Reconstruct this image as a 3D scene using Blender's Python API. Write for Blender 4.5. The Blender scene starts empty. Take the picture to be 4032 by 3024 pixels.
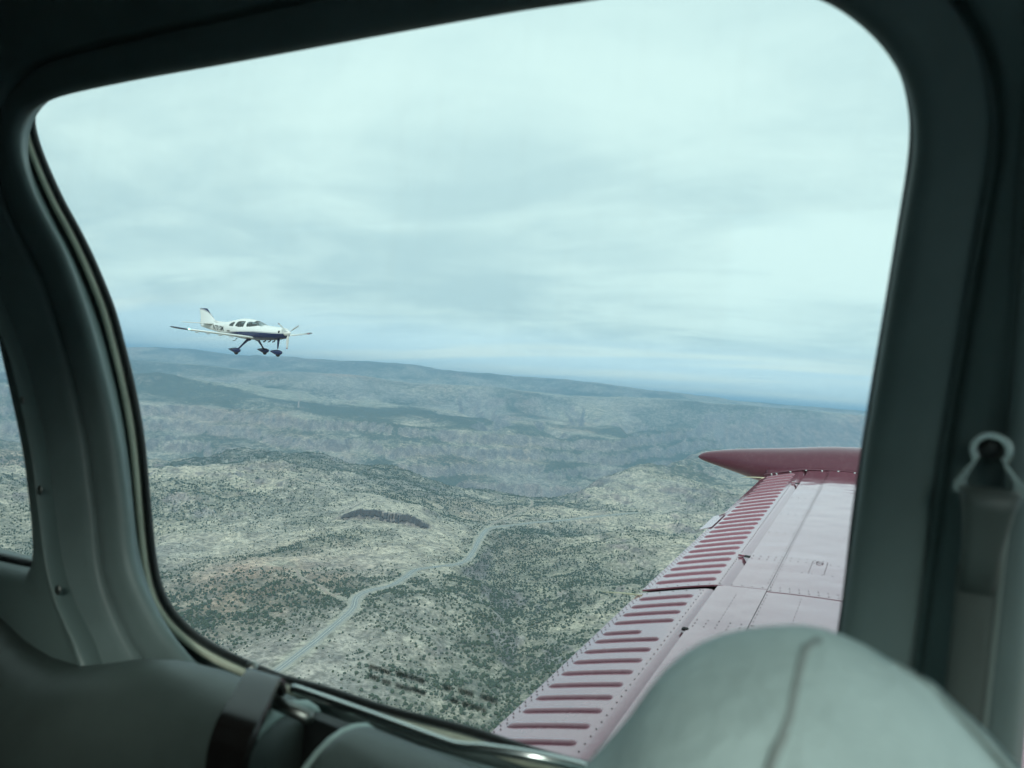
import bpy, bmesh, math, random
import numpy as np
from mathutils import Vector, Matrix

random.seed(7)
rng = np.random.default_rng(11)
R = math.radians
scene = bpy.context.scene
COL = scene.collection

# ------------------------------------------------------------------ camera
# world: +X = own aircraft's nose, +Y = out of the port window, +Z = up, origin = the camera (metres)
YAW, ROLL, PITCH = R(27.5), R(5.0), R(0.15)
FWD0 = Vector((-math.sin(YAW), math.cos(YAW), 0))
RGT0 = Vector((math.cos(YAW), math.sin(YAW), 0))
UP0 = Vector((0, 0, 1))
FWD = (FWD0 * math.cos(PITCH) + UP0 * math.sin(PITCH)).normalized()
UPP = (UP0 * math.cos(PITCH) - FWD0 * math.sin(PITCH)).normalized()
CR = math.cos(ROLL) * RGT0 + math.sin(ROLL) * UPP
CU = -math.sin(ROLL) * RGT0 + math.cos(ROLL) * UPP
cam_d = bpy.data.cameras.new('camera')
cam = bpy.data.objects.new('camera', cam_d)
COL.objects.link(cam)
M = Matrix.Identity(4)
for i in range(3):
    M[i][0], M[i][1], M[i][2] = CR[i], CU[i], -FWD[i]
cam.matrix_world = M
cam_d.sensor_width = 36.0
cam_d.lens = 36.0 * 2900 / 4032
cam_d.clip_start = 0.02
cam_d.clip_end = 400000
cam_d.dof.use_dof = True
cam_d.dof.focus_distance = 60.0
cam_d.dof.aperture_fstop = 6.6
scene.camera = cam

# ------------------------------------------------------------------ sky, sun, exposure
SUN_EL, SUN_AZ = R(27), R(156)          # azimuth measured from +Y clockwise (towards +X)
w = bpy.data.worlds.new('World'); scene.world = w; w.use_nodes = True
nt = w.node_tree; nt.nodes.clear()
def N(tree, typ, **kw):
    n = tree.nodes.new(typ)
    for k, v in kw.items():
        if hasattr(n, k): setattr(n, k, v)
    return n
def lk(tree, a, b): tree.links.new(a, b)
def math_n(tree, op, a, b=None, clamp=False):
    n = tree.nodes.new('ShaderNodeMath'); n.operation = op; n.use_clamp = clamp
    for i, v in enumerate((a, b)):
        if v is None: continue
        if isinstance(v, (int, float)): n.inputs[i].default_value = v
        else: tree.links.new(v, n.inputs[i])
    return n.outputs[0]
def ramp(tree, src, lo, hi, t0=0.0, t1=1.0):
    n = tree.nodes.new('ShaderNodeMapRange'); n.interpolation_type = 'SMOOTHSTEP'
    tree.links.new(src, n.inputs[0])
    n.inputs[1].default_value = lo; n.inputs[2].default_value = hi
    n.inputs[3].default_value = t0; n.inputs[4].default_value = t1
    return n.outputs[0]
def mixc(tree, fac, a, b, blend='MIX'):
    n = tree.nodes.new('ShaderNodeMix'); n.data_type = 'RGBA'; n.blend_type = blend
    if isinstance(fac, (int, float)): n.inputs[0].default_value = fac
    else: tree.links.new(fac, n.inputs[0])
    for i, v in ((6, a), (7, b)):
        if isinstance(v, (tuple, list)): n.inputs[i].default_value = (*v[:3], 1)
        else: tree.links.new(v, n.inputs[i])
    return n.outputs[2]
def noise(tree, vec, scale, detail=5, rough=0.55, dist=0.0):
    n = tree.nodes.new('ShaderNodeTexNoise'); n.inputs['Scale'].default_value = scale
    n.inputs['Detail'].default_value = detail; n.inputs['Roughness'].default_value = rough
    n.inputs['Distortion'].default_value = dist
    if vec is not None: tree.links.new(vec, n.inputs['Vector'])
    return n.outputs['Fac']

tc = N(nt, 'ShaderNodeTexCoord')
sep = N(nt, 'ShaderNodeSeparateXYZ'); lk(nt, tc.outputs['Generated'], sep.inputs[0])
sky = N(nt, 'ShaderNodeTexSky'); sky.sky_type = 'NISHITA'; sky.sun_disc = False
sky.sun_elevation = SUN_EL; sky.sun_rotation = SUN_AZ
sky.altitude = 1800; sky.air_density = 1.0; sky.dust_density = 1.5
zc = math_n(nt, 'MAXIMUM', sep.outputs[2], 0.0)
# the cloud deck as a flat layer overhead: direction / (height + a little curvature)
den = math_n(nt, 'ADD', zc, 0.13)
px_ = math_n(nt, 'DIVIDE', sep.outputs[0], den)
py_ = math_n(nt, 'DIVIDE', sep.outputs[1], den)
cmb = N(nt, 'ShaderNodeCombineXYZ'); lk(nt, px_, cmb.inputs[0]); lk(nt, py_, cmb.inputs[1])
def mapped(rot, sc, loc=(0, 0, 0)):
    m = N(nt, 'ShaderNodeMapping'); m.inputs['Rotation'].default_value = (0, 0, R(rot))
    m.inputs['Scale'].default_value = sc; m.inputs['Location'].default_value = loc
    lk(nt, cmb.outputs[0], m.inputs[0]); return m.outputs[0]
n_big = noise(nt, mapped(20, (0.50, 0.62, 1), (3.1, 1.7, 0)), 1.0, 6, 0.55, 0.5)
n_mid = noise(nt, mapped(-12, (1.0, 1.75, 1), (1.3, 7.7, 0)), 1.0, 7, 0.58, 0.8)
n_str = noise(nt, mapped(28, (0.22, 1.5, 1), (5.0, 2.0, 0)), 1.0, 4, 0.5, 0.3)
deck = math_n(nt, 'ADD', math_n(nt, 'MULTIPLY', n_big, 0.6), math_n(nt, 'MULTIPLY', n_mid, 0.4))
dark = ramp(nt, deck, 0.38, 0.62)
hi = ramp(nt, sep.outputs[2], 0.03, 0.50)                 # the deck thins and whitens overhead
shade = math_n(nt, 'MULTIPLY', dark, math_n(nt, 'SUBTRACT', 1.0, math_n(nt, 'MULTIPLY', hi, 0.45)))
cloud = mixc(nt, shade, (7.1, 8.35, 8.15), (4.9, 6.25, 6.55))
# open strip below the deck: blue air with thin bright streaks
gap = ramp(nt, sep.outputs[2], 0.095, 0.03)
streak = ramp(nt, n_str, 0.44, 0.60)
blue = mixc(nt, 0.8, sky.outputs[0], (6.3, 8.0, 9.0))
low = mixc(nt, math_n(nt, 'MULTIPLY', streak, 0.75), blue, (9.2, 9.6, 8.7))
skycol = mixc(nt, math_n(nt, 'MULTIPLY', gap, 0.85), cloud, low)
bg = N(nt, 'ShaderNodeBackground'); bg.inputs['Strength'].default_value = 0.1
lk(nt, skycol, bg.inputs['Color'])
wo = N(nt, 'ShaderNodeOutputWorld'); lk(nt, bg.outputs[0], wo.inputs[0])

sun_d = bpy.data.lights.new('sun', 'SUN'); sun_d.energy = 1.5; sun_d.angle = R(14); sun_d.color = (1, 0.965, 0.90)
sun = bpy.data.objects.new('sun', sun_d); COL.objects.link(sun)
sd = Vector((math.sin(SUN_AZ) * math.cos(SUN_EL), math.cos(SUN_AZ) * math.cos(SUN_EL), math.sin(SUN_EL)))
sun.rotation_euler = sd.to_track_quat('Z', 'Y').to_euler()

vs = scene.view_settings
scene.display_settings.display_device = 'sRGB'
vs.view_transform = 'Standard'; vs.look = 'None'; vs.exposure = 0.34; vs.gamma = 1.0
vs.use_curve_mapping = False
cy = scene.cycles
cy.use_denoising = True
cy.max_bounces = 6; cy.diffuse_bounces = 4; cy.glossy_bounces = 3; cy.transparent_max_bounces = 16
cy.volume_bounces = 0
cy.use_adaptive_sampling = True; cy.adaptive_threshold = 0.02
cy.sample_clamp_indirect = 8
scene.render.film_transparent = False

# ------------------------------------------------------------------ helpers
def mat(name, color=(0.5, 0.5, 0.5), rough=0.5, metal=0.0, spec=0.5, coat=0.0, coat_ior=1.5, ior=1.5, bump=None, vary=None):
    m = bpy.data.materials.new(name); m.use_nodes = True
    t = m.node_tree; b = t.nodes['Principled BSDF']
    b.inputs['Base Color'].default_value = (*color, 1)
    b.inputs['Roughness'].default_value = rough
    b.inputs['Metallic'].default_value = metal
    b.inputs['Specular IOR Level'].default_value = spec
    b.inputs['IOR'].default_value = ior
    b.inputs['Coat Weight'].default_value = coat
    b.inputs['Coat IOR'].default_value = coat_ior
    b.inputs['Coat Roughness'].default_value = 0.04
    tcn = t.nodes.new('ShaderNodeTexCoord')
    if vary:                                   # (scale, second colour, amount)
        f = noise(t, tcn.outputs['Object'], vary[0], 5, 0.6)
        c = mixc(t, math_n(t, 'MULTIPLY', ramp(t, f, 0.35, 0.7), vary[2]), color, vary[1])
        lk(t, c, b.inputs['Base Color'])
    if bump:                                   # (scale, strength, distance)
        f = noise(t, tcn.outputs['Object'], bump[0], 4, 0.6)
        bn = t.nodes.new('ShaderNodeBump'); bn.inputs['Strength'].default_value = bump[1]
        bn.inputs['Distance'].default_value = bump[2]
        lk(t, f, bn.inputs['Height']); lk(t, bn.outputs[0], b.inputs['Normal'])
    return m

def mesh_obj(name, verts, faces, m=None, parent=None, smooth=True):
    me = bpy.data.meshes.new(name)
    me.from_pydata([tuple(v) for v in verts], [], faces); me.update()
    if smooth: me.polygons.foreach_set('use_smooth', [True] * len(me.polygons))
    if m: me.materials.append(m)
    o = bpy.data.objects.new(name, me); COL.objects.link(o)
    if parent: o.parent = parent
    return o
def bm_obj(name, bm, m=None, parent=None, smooth=False):
    me = bpy.data.meshes.new(name); bmesh.ops.recalc_face_normals(bm, faces=bm.faces)
    bm.to_mesh(me); bm.free()
    if smooth: me.polygons.foreach_set('use_smooth', [True] * len(me.polygons))
    if m: me.materials.append(m)
    o = bpy.data.objects.new(name, me); COL.objects.link(o)
    if parent: o.parent = parent
    return o
def tag(o, label=None, cat=None, group=None, kind=None):
    for k, v in (('label', label), ('category', cat), ('group', group), ('kind', kind)):
        if v: o[k] = v
    return o
def empty(name, loc=(0, 0, 0), rot=(0, 0, 0)):
    o = bpy.data.objects.new(name, None); COL.objects.link(o)
    o.location = loc; o.rotation_euler = rot; o.empty_display_size = 0.1
    return o
def loft(rings, closed_u=True, cap0=False, cap1=False):
    n = len(rings[0]); V = [v for r in rings for v in r]; F = []
    for i in range(len(rings) - 1):
        for j in range(n if closed_u else n - 1):
            k = (j + 1) % n
            F.append((i * n + j, i * n + k, (i + 1) * n + k, (i + 1) * n + j))
    if cap0: F.append(tuple(range(n - 1, -1, -1)))
    if cap1: F.append(tuple((len(rings) - 1) * n + j for j in range(n)))
    return V, F
def fix_normals(o):
    bm = bmesh.new(); bm.from_mesh(o.data); bmesh.ops.recalc_face_normals(bm, faces=bm.faces); bm.to_mesh(o.data); bm.free()
    return o
def catmull(P, n, closed=True):
    P = [np.array(p, float) for p in P]
    m = len(P); out = []; seg = m if closed else m - 1
    for i in range(seg):
        p0 = P[(i - 1) % m] if closed or i > 0 else P[0]
        p1 = P[i]; p2 = P[(i + 1) % m]
        p3 = P[(i + 2) % m] if closed or i + 2 < m else P[m - 1]
        for k in range(12):
            t = k / 12
            out.append(0.5 * (2 * p1 + (p2 - p0) * t + (2 * p0 - 5 * p1 + 4 * p2 - p3) * t * t + (3 * p1 - p0 - 3 * p2 + p3) * t ** 3))
    out.append(P[0] if closed else P[-1])
    A = np.array(out); d = np.r_[0, np.cumsum(np.linalg.norm(np.diff(A, axis=0), axis=1))]
    u = np.linspace(0, d[-1], n, endpoint=not closed)
    return np.stack([np.interp(u, d, A[:, k]) for k in range(A.shape[1])], 1)
def tube(path, r, sides=10, closed=False, flat=None):
    """rings of a tube along a 3-D path; r may vary along it; flat = (ru, rv) scale"""
    P = [Vector(p) for p in path]; n = len(P); rings = []
    up = Vector((0.01, 0.3, 1)).normalized()
    for i in range(n):
        a = P[(i - 1) % n] if closed or i > 0 else P[i]
        b = P[(i + 1) % n] if closed or i < n - 1 else P[i]
        t = (b - a).normalized()
        u = t.cross(up)
        if u.length < 1e-4: u = t.cross(Vector((1, 0, 0)))
        u.normalize(); v = u.cross(t).normalized()
        rr = r[i] if hasattr(r, '__len__') else r
        fu, fv = flat or (1, 1)
        rings.append([P[i] + u * math.cos(2 * math.pi * k / sides) * rr * fu + v * math.sin(2 * math.pi * k / sides) * rr * fv for k in range(sides)])
    if closed: rings.append(rings[0])
    return rings
def tube_obj(name, path, r, m, parent=None, sides=10, closed=False, flat=None):
    V, F = loft(tube(path, r, sides, closed, flat), True, not closed, not closed)
    return fix_normals(mesh_obj(name, V, F, m, parent))
def box_bm(bm, x0, x1, y0, y1, z0, z1, bevel=0.0):
    r = bmesh.ops.create_cube(bm, size=1)
    for v in r['verts']:
        v.co = Vector(((x0 + x1) / 2 + v.co.x * (x1 - x0), (y0 + y1) / 2 + v.co.y * (y1 - y0), (z0 + z1) / 2 + v.co.z * (z1 - z0)))
    if bevel:
        bmesh.ops.bevel(bm, geom=[e for e in bm.edges], offset=bevel, segments=3, affect='EDGES', profile=0.6)
def dome(name, p, nrm, r, m, parent, h=0.45):
    n = Vector(nrm).normalized(); a = n.orthogonal().normalized(); b = n.cross(a); rings = []
    for k, (rr, hh) in enumerate(((1, 0), (0.97, 0.4), (0.75, 0.8), (0.4, 0.96), (0.08, 1))):
        rings.append([Vector(p) + (a * math.cos(q * math.pi / 6) + b * math.sin(q * math.pi / 6)) * r * rr + n * (hh * h * r) for q in range(12)])
    V, F = loft(rings, True, False, True)
    return fix_normals(mesh_obj(name, V, F, m, parent))

# value noise on arrays
_TAB = np.random.default_rng(5).random((512, 512)).astype(np.float32)
def vnoise(x, y, seed):
    x = np.asarray(x) + seed * 37.7; y = np.asarray(y) - seed * 23.3
    fx0 = np.floor(x); fy0 = np.floor(y); fx = (x - fx0).astype(np.float32); fy = (y - fy0).astype(np.float32)
    ix = fx0.astype(np.int32) & 511; iy = fy0.astype(np.int32) & 511; jx = (ix + 1) & 511; jy = (iy + 1) & 511
    ux = fx * fx * fx * (fx * (fx * 6 - 15) + 10); uy = fy * fy * fy * (fy * (fy * 6 - 15) + 10)
    a = _TAB[ix, iy]; b = _TAB[jx, iy]; c = _TAB[ix, jy]; d = _TAB[jx, jy]
    return a + (b - a) * ux + (c - a) * uy + (a - b - c + d) * ux * uy
def fbm(x, y, seed, octv=5, gain=0.5):
    s = 0; a = 1; tot = 0
    for o in range(octv):
        c, q = math.cos(0.6 * o), math.sin(0.6 * o)
        s = s + a * vnoise((x * c - y * q) * 2 ** o + 17.3 * o, (x * q + y * c) * 2 ** o - 9.1 * o, seed + o); tot += a; a *= gain
    return s / tot
def ridged(x, y, seed, octv=5, gain=0.5):
    s = 0; a = 1; tot = 0
    for o in range(octv):
        c, q = math.cos(0.7 * o), math.sin(0.7 * o)
        v = vnoise((x * c - y * q) * 2 ** o + 5.3 * o, (x * q + y * c) * 2 ** o + 3.7 * o, seed + 31 * o)
        s = s + a * (1 - np.abs(2 * v - 1)); tot += a; a *= gain
    return s / tot
def sstep(a, b, x):
    t = np.clip((x - a) / (b - a), 0, 1); return t * t * (3 - 2 * t)


# ================================================================== LAND
# land coordinates: s = metres ahead along the camera's heading, t = metres to its right
ROAD = [(700, -400), (952, -328), (1087, -290), (1164, -269), (1238, -255), (1306, -246), (1369, -253), (1420, -239), (1472, -206), (1570, -187), (1645, -178),
        (1719, -137), (1802, -83), (1952, -63), (2110, -52), (2276, -28), (2388, 34), (2516, 113), (2600, 204), (2690, 330), (2800, 520)]
BRANCH = [(2276, -28), (2360, -30), (2452, -21), (2623, 25), (2797, 92), (3041, 126), (3219, 116), (3400, 90)]
TRACK = [(1545, -186), (1461, -232), (1449, -270), (1426, -314), (1482, -348), (1540, -404), (1622, -439), (1655, -474)]
TRACK2 = [(1426, -314), (1375, -285), (1335, -262)]
FARTRACK = [(6300, -1800), (6600, -1890), (6900, -1960), (7200, -2080)]
RAVINE = [(2500, 260), (2366, 174), (2278, 70), (2038, 10), (1655, 30), (1393, 45), (1199, 36), (1049, 10), (967, -10), (800, -60), (500, -120)]
def spline(P, n): return catmull(P, n, closed=False)
road_c, branch_c, track_c, track2_c, far_c, rav_c = (spline(P, n) for P, n in ((ROAD, 120), (BRANCH, 40), (TRACK, 40), (TRACK2, 12), (FARTRACK, 40), (RAVINE, 40)))

def dist_poly(s, t, C):
    """distance to a polyline and the index position along it"""
    best = np.full(s.shape, 1e9); idx = np.zeros(s.shape)
    for i in range(len(C) - 1):
        ax, ay = C[i]; dx, dy = C[i + 1] - C[i]; L2 = dx * dx + dy * dy
        k = np.clip(((s - ax) * dx + (t - ay) * dy) / L2, 0, 1)
        d = np.hypot(s - ax - k * dx, t - ay - k * dy)
        u = d < best; best = np.where(u, d, best); idx = np.where(u, i + k, idx)
    return best, idx

SKY_T = [-1.2, -.52, -.40, -.30, -.24, -.18, -.10, 0.0, .06, .13, .22, .34, .48, .6, 1.2]
SKY_P = [14, 16, 26, 34, 33, 38, 40, 33, 35, 30, 22, 16, 12, 10, 8]
RG_T = [-1.2, -.52, -.35, -.28, -.22, -.14, -.04, .08, .20, .30, .48, 1.2]
RG_P = [-34, -30, -30, -12, -6, -20, -10, -18, 0, 4, 2, 0]
def terr(wf, nz, k):
    """stepped cliffs: ledges and risers out of a plain 0..1 slope"""
    q = np.clip(wf + nz, 0, 1) * k; fl = np.floor(q); fr = q - fl
    return (fl + sstep(0.62, 0.98, fr)) / k
def height0(s, t):
    r = np.hypot(s, t); tanp = t / np.maximum(s, 50)
    warp_s = (fbm(s / 1700, t / 1700, 3, 3) - .5) * 900; warp_t = (fbm(s / 1700, t / 1700, 9, 3) - .5) * 900
    # rolling foothills with drainage cut into them
    rg = ridged((s + warp_s) / 1150, (t + warp_t) / 1150, 21, 6, 0.47)
    hills = (rg - 0.55) * 250 + (fbm(s / 170, t / 170, 41, 4) - .5) * 46 + (ridged((s + .2 * warp_t) / 230, (t - .2 * warp_s) / 230, 43, 3) - .55) * 26
    calm = 1 - .75 * np.exp(-(((s - 2150) / 420) ** 2 + ((t + 335) / 380) ** 2))
    for cs_, ct_ in ((1900, -60), (2200, -30), (2420, 60), (2600, 220), (2850, 100), (2700, 430)): calm = calm * (1 - .6 * np.exp(-(((s - cs_) / 230) ** 2 + ((t - ct_) / 190) ** 2)))
    near = -452 + hills * (0.42 + 0.50 * sstep(900, 2300, s)) * calm
    # raised plateau to the far right of the valley
    near = near + 70 * sstep(300, 1500, t) * sstep(1900, 3600, s)
    # mesa with a rimrock scarp
    ms, mt = s - 2190, t + 325
    near = near + 40 * np.exp(-((ms / 300) ** 2 + (mt / 260) ** 2))
    edge = ms + 105 + 0.13 * (mt) + (fbm(s / 35, t / 35, 77, 3) - .5) * 26
    cap = sstep(0, 6, edge) * sstep(165, 70, np.abs(mt + 4)) * sstep(330, 100, ms)
    near = near + 23 * cap
    # ravine beside the road
    m = (s < 2900) & (np.abs(t) < 1100)
    rv = np.full(s.shape, 1e9)
    if m.any():
        d, _ = dist_poly(s[m] , t[m] + (fbm(s[m] / 120, t[m] / 120, 55, 3) - .5) * 70, rav_c); rv[m] = d
    near = near - 62 * np.exp(-(rv / 95) ** 1.3) * sstep(2300, 1700, s) + 22 * np.exp(-((rv - 330) / 150) ** 2) * sstep(-100, 300, t)
    # great canyon across the middle distance
    sc = np.interp(t, [-9000, -5000, -2600, -1300, -300, 350, 900, 1500, 2600, 4500, 9000], [5200, 4700, 4350, 4250, 4350, 4600, 5100, 6000, 7400, 9000, 12000])
    sc = sc + (fbm(s / 1500, t / 1500, 88, 4) - .5) * 900
    d = s - sc
    side = (ridged(t / 900 + s / 3000, s / 1600, 91, 5) - .5)             # side gullies in the walls
    nearw = 1 - sstep(-1050, -120, d + side * 350)
    side2 = ridged(t / 330 + s / 1900, s / 800, 93, 4) - .55
    wallf = np.clip((d - 60 + side * 620 + side2 * 330) / 1250, 0, 1)
    nzt = (fbm(s / 500, t / 500, 95, 4) - .5) * 0.22
    farw = 0.4 * wallf + 0.6 * terr(wallf, nzt, 4)
    floor_z = -760
    plain = np.interp(s, [0, 4500, 5400, 6600, 7800, 9200, 11000, 16000, 60000], [-452, -420, -385, -335, -285, -225, -160, -110, -60])
    plain = plain + (fbm(s / 2600, t / 2600, 61, 5) - .5) * 110 * sstep(4500, 7000, s) + (ridged(s / 900, t / 900, 65, 4) - .6) * 45
    h = np.where(d < 0, floor_z + (near - floor_z) * nearw, floor_z + (plain - floor_z) * farw)
    # small washes on the plateau
    wash = ridged((s + warp_s) / 2300, (t + warp_t) / 1500, 67, 4)
    h = h - np.where(d > 900, sstep(0.80, 0.93, wash) * 90 * sstep(900, 2200, d) * sstep(15000, 9000, s), 0)
    # twin buttes and a lone cone out on the plain
    for bs, bt, br, bh in ((6700, -3340, 300, 105), (6900, -2990, 400, 95), (7100, -2670, 360, 36), (7300, 2270, 380, 80), (8200, -1930, 700, 45)):
        q = np.hypot(s - bs, t - bt) + (fbm(s / 400, t / 400, 99, 3) - .5) * 260
        h = h + bh * np.exp(-(np.maximum(q, 0) / br) ** 1.6)
    # long ridge at 17 km and the skyline at 36 km
    rz = np.interp(tanp, RG_T, RG_P) / 2900 * 8800 + (fbm(t / 1100, s / 5000, 111, 5) - .5) * 60
    rr = sstep(7600, 8800, s + (fbm(t / 2500, s / 4000, 114, 3) - .5) * 1000) * (1 - 0.75 * sstep(9100, 10600, s))
    h = np.maximum(h, h + (rz - h) * rr)
    kz = np.interp(tanp, SKY_T, SKY_P) / 2900 * 12500 + (ridged(t / 1300, s / 7000, 121, 5) - .55) * 150
    kk = sstep(10300, 12500, s + (fbm(t / 5000, s / 8000, 124, 3) - .5) * 1500) * (1 - 0.5 * sstep(14000, 22000, s))
    h = h + (np.maximum(kz, h) - h) * kk
    h = h + (ridged(s / 260, t / 260, 131, 4) - .6) * 17 * sstep(2000, 4000, s) * sstep(20000, 9000, s)
    return h
def profile(C, smooth):
    z = height0(C[:, 0], C[:, 1]); k = np.ones(smooth) / smooth
    zp = np.r_[np.full(smooth, z[0]), z, np.full(smooth, z[-1])]
    return np.convolve(zp, k, 'same')[smooth:-smooth]
road_z = profile(road_c, 19); branch_z = profile(branch_c, 7); track_z = profile(track_c, 9); track2_z = profile(track2_c, 5)
road_z = road_z + 3
branch_z[:8] = np.linspace(road_z[np.argmin(np.hypot(*(road_c - branch_c[0]).T))], branch_z[8], 8)
track_z[:6] = np.linspace(road_z[np.argmin(np.hypot(*(road_c - track_c[0]).T))] - .3, track_z[6], 6)
def height(s, t):
    h = height0(s, t)
    m = (s > 600) & (s < 3500) & (t > -650) & (t < 700)
    corr = np.full(s.shape, 1e9)
    if m.any():
        hs = h[m]; cs = corr[m]
        for C, Z, w0, w1 in ((branch_c, branch_z, 6, 26), (track_c, track_z, 4, 16), (track2_c, track2_z, 4, 14), (road_c, road_z, 11, 52)):
            d, i = dist_poly(s[m], t[m], C); zr = np.interp(i, np.arange(len(C)), Z)
            b = 1 - sstep(w0, w1, d)
            hs = hs * (1 - b) + (zr - 0.6) * b
            cs = np.minimum(cs, d - w0)
        h[m] = hs; corr[m] = cs
    return h, corr

def veg_density(s, t, h):
    """0..1 cover of junipers and scrub"""
    v = 0.44 + (fbm(s / 420, t / 420, 201, 5) - .5) * 1.5 + (fbm(s / 90, t / 90, 211, 4) - .5) * 0.5
    rv = np.full(s.shape, 1e9); m = (s < 2900) & (np.abs(t) < 1100)
    if m.any(): rv[m] = dist_poly(s[m], t[m], rav_c)[0]
    v = v + 0.75 * np.exp(-(rv / 95) ** 2)
    v = v + 0.36 * np.exp(-(((s - 1230) / 200) ** 2 + ((t + 470) / 150) ** 2))          # green flat inside the road bend
    v = v + 0.75 * np.exp(-(((s - 1760 - 0.9 * (t + 520)) / 60) ** 2 + ((t + 470) / 170) ** 2))   # green draw under the mesa
    v = v + 0.55 * np.exp(-(((s - 1300) / 450) ** 2 + ((t - 260) / 190) ** 2))
    v = v - 0.5 * np.exp(-(((s - 1660) / 45) ** 2 + ((t + 470) / 55) ** 2))             # bare borrow pit
    v = v - 0.35 * np.exp(-(((s - 1100) / 60) ** 2 + ((t + 330) / 60) ** 2))
    v = v + 0.5 * sstep(5400, 6800, s) * sstep(.40, .50, fbm(s / 2600, t / 1500, 221, 4))
    return np.clip(v * (1 - .45 * sstep(6800, 8500, s)), 0.02, 1)

# one sheet, polar grid round the point below the camera, fine inside the field of view
NA, NR = 800, 760
az = np.r_[np.linspace(-180, -46, 40)[:-1], np.linspace(-46, -37.5, 16)[:-1], np.linspace(-37.5, 37.5, NA), np.linspace(37.5, 46, 16)[1:], np.linspace(46, 180, 40)[1:-1]] * math.pi / 180
rad = np.r_[[1.0, 150, 350, 520, 640], np.geomspace(720, 4600, 470, endpoint=False), np.geomspace(4600, 60000, NR - 470)]
A, Rr = np.meshgrid(az, rad)
S = (Rr * np.cos(A)).ravel(); T = (Rr * np.sin(A)).ravel()
Hh = np.empty_like(S); Corr = np.empty_like(S)
Hh, Corr = height(S, T)
behind = S < 60
Hh = np.where(behind, -440 + (Hh + 440) * np.clip((S + 800) / 860, 0, 1), Hh)
na = len(az); nr = len(rad)
f0, r0 = np.array(FWD0), np.array(RGT0)
VX = S[:, None] * f0[None, :2] + T[:, None] * r0[None, :2]
verts = np.column_stack([VX, Hh]).astype(np.float32)
I, J = np.meshgrid(np.arange(nr - 1), np.arange(na), indexing='ij'); J2 = (J + 1) % na
quads = np.stack([I * na + J, (I + 1) * na + J, (I + 1) * na + J2, I * na + J2], -1).reshape(-1, 4).astype(np.int32)
gme = bpy.data.meshes.new('ground')
gme.vertices.add(len(verts)); gme.vertices.foreach_set('co', verts.ravel())
gme.loops.add(quads.size); gme.loops.foreach_set('vertex_index', quads.ravel())
gme.polygons.add(len(quads)); gme.polygons.foreach_set('loop_start', np.arange(0, quads.size, 4, dtype=np.int32))
gme.polygons.foreach_set('use_smooth', np.ones(len(quads), bool))
gme.update(calc_edges=True)
# what the ground is made of, per vertex: soil colours, rock where it is steep, cover of scrub
Hg = Hh.reshape(nr, na)
gs = np.gradient(Hg, axis=0) / np.maximum(np.gradient(Rr, axis=0), 1e-3)
gt = np.gradient(Hg, axis=1) / np.maximum(np.gradient(A, axis=1) * Rr, 1e-3)
slope = np.hypot(gs, gt).ravel()
veg = veg_density(S, T, Hh)
tan_, grey, red = np.array((.58, .50, .41)), np.array((.44, .39, .355)), np.array((.54, .37, .295))
rock_red, rock_dk, pale, green = np.array((.37, .30, .28)), np.array((.235, .21, .205)), np.array((.50, .46, .38)), np.array((.062, .08, .05))
k1 = np.clip((fbm(S / 700, T / 700, 301, 5) - .36) * 3.0, 0, 1)[:, None]
C = tan_ * (1 - k1) + grey * k1
k2 = np.clip((fbm(S / 500, T / 500, 311, 5) - .55) * 4, 0, 1) * .7 + 0.9 * np.exp(-(((S - 1480) / 260) ** 2 + ((T + 470) / 170) ** 2)) * fbm(S / 60, T / 60, 312, 4) * 2.2
k2 = np.clip(k2, 0, 1)[:, None]; C = C * (1 - k2) + red * k2
strata = np.clip((fbm(Hh / 22, (S + T) / 2500, 321, 3) - .38) * 3, 0, 1)
kr = sstep(.36, .75, slope + (fbm(S / 50, T / 50, 331, 3) - .5) * .3)[:, None]
C = C * (1 - kr) + (rock_red * strata[:, None] + rock_dk * (1 - strata[:, None]) * 1.25) * kr
# grass parks on the plateau
kp = sstep(.57, .64, fbm(S / 520 + 3, T / 2600, 341, 4)) * sstep(5400, 6600, S) * sstep(.30, .10, slope) * sstep(16000, 9000, S)
kp = np.maximum(kp, np.exp(-(((S - 6900) / 230) ** 4 + ((T + 2150) / 330) ** 4)))
kp = np.maximum(kp, .9 * np.exp(-(((S - 3320 + .35 * (T - 800)) / 70) ** 2 + ((T - 830) / 230) ** 2)))
kp = np.maximum(kp, .9 * np.exp(-(((S - 1660) / 26) ** 2 + ((T + 478) / 40) ** 2)))
kc = .75 * sstep(15, -2, Corr) * (fbm(S / 30, T / 30, 351, 3) > .3)
kp = np.maximum(kp, kc)[:, None]
C = C * (1 - kp) + pale * kp
veg = veg * (1 - .85 * kp[:, 0]) * (1 - .8 * kr[:, 0]); veg = np.where(Corr < 1, 0, veg)
att = gme.color_attributes.new('soil', 'FLOAT_COLOR', 'POINT')
att.data.foreach_set('color', np.column_stack([np.clip(C, 0, 1), np.ones(len(C))]).astype(np.float32).ravel())
for nm, arr in (('cover', veg), ('beyond', .35 + .65 * sstep(2600, 3600, np.hypot(S, T)))):
    a = gme.attributes.new(nm, 'FLOAT', 'POINT'); a.data.foreach_set('value', arr.astype(np.float32))
gm = bpy.data.materials.new('high_desert_ground'); gm.use_nodes = True
t_ = gm.node_tree; b_ = t_.nodes['Principled BSDF']; b_.inputs['Roughness'].default_value = 0.95; b_.inputs['Specular IOR Level'].default_value = 0.1
tcg = N(t_, 'ShaderNodeTexCoord').outputs['Object']
asoil = N(t_, 'ShaderNodeAttribute'); asoil.attribute_name = 'soil'
acov = N(t_, 'ShaderNodeAttribute'); acov.attribute_name = 'cover'
abey = N(t_, 'ShaderNodeAttribute'); abey.attribute_name = 'beyond'
nf = noise(t_, tcg, 1 / 11, 6, 0.68)
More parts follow.
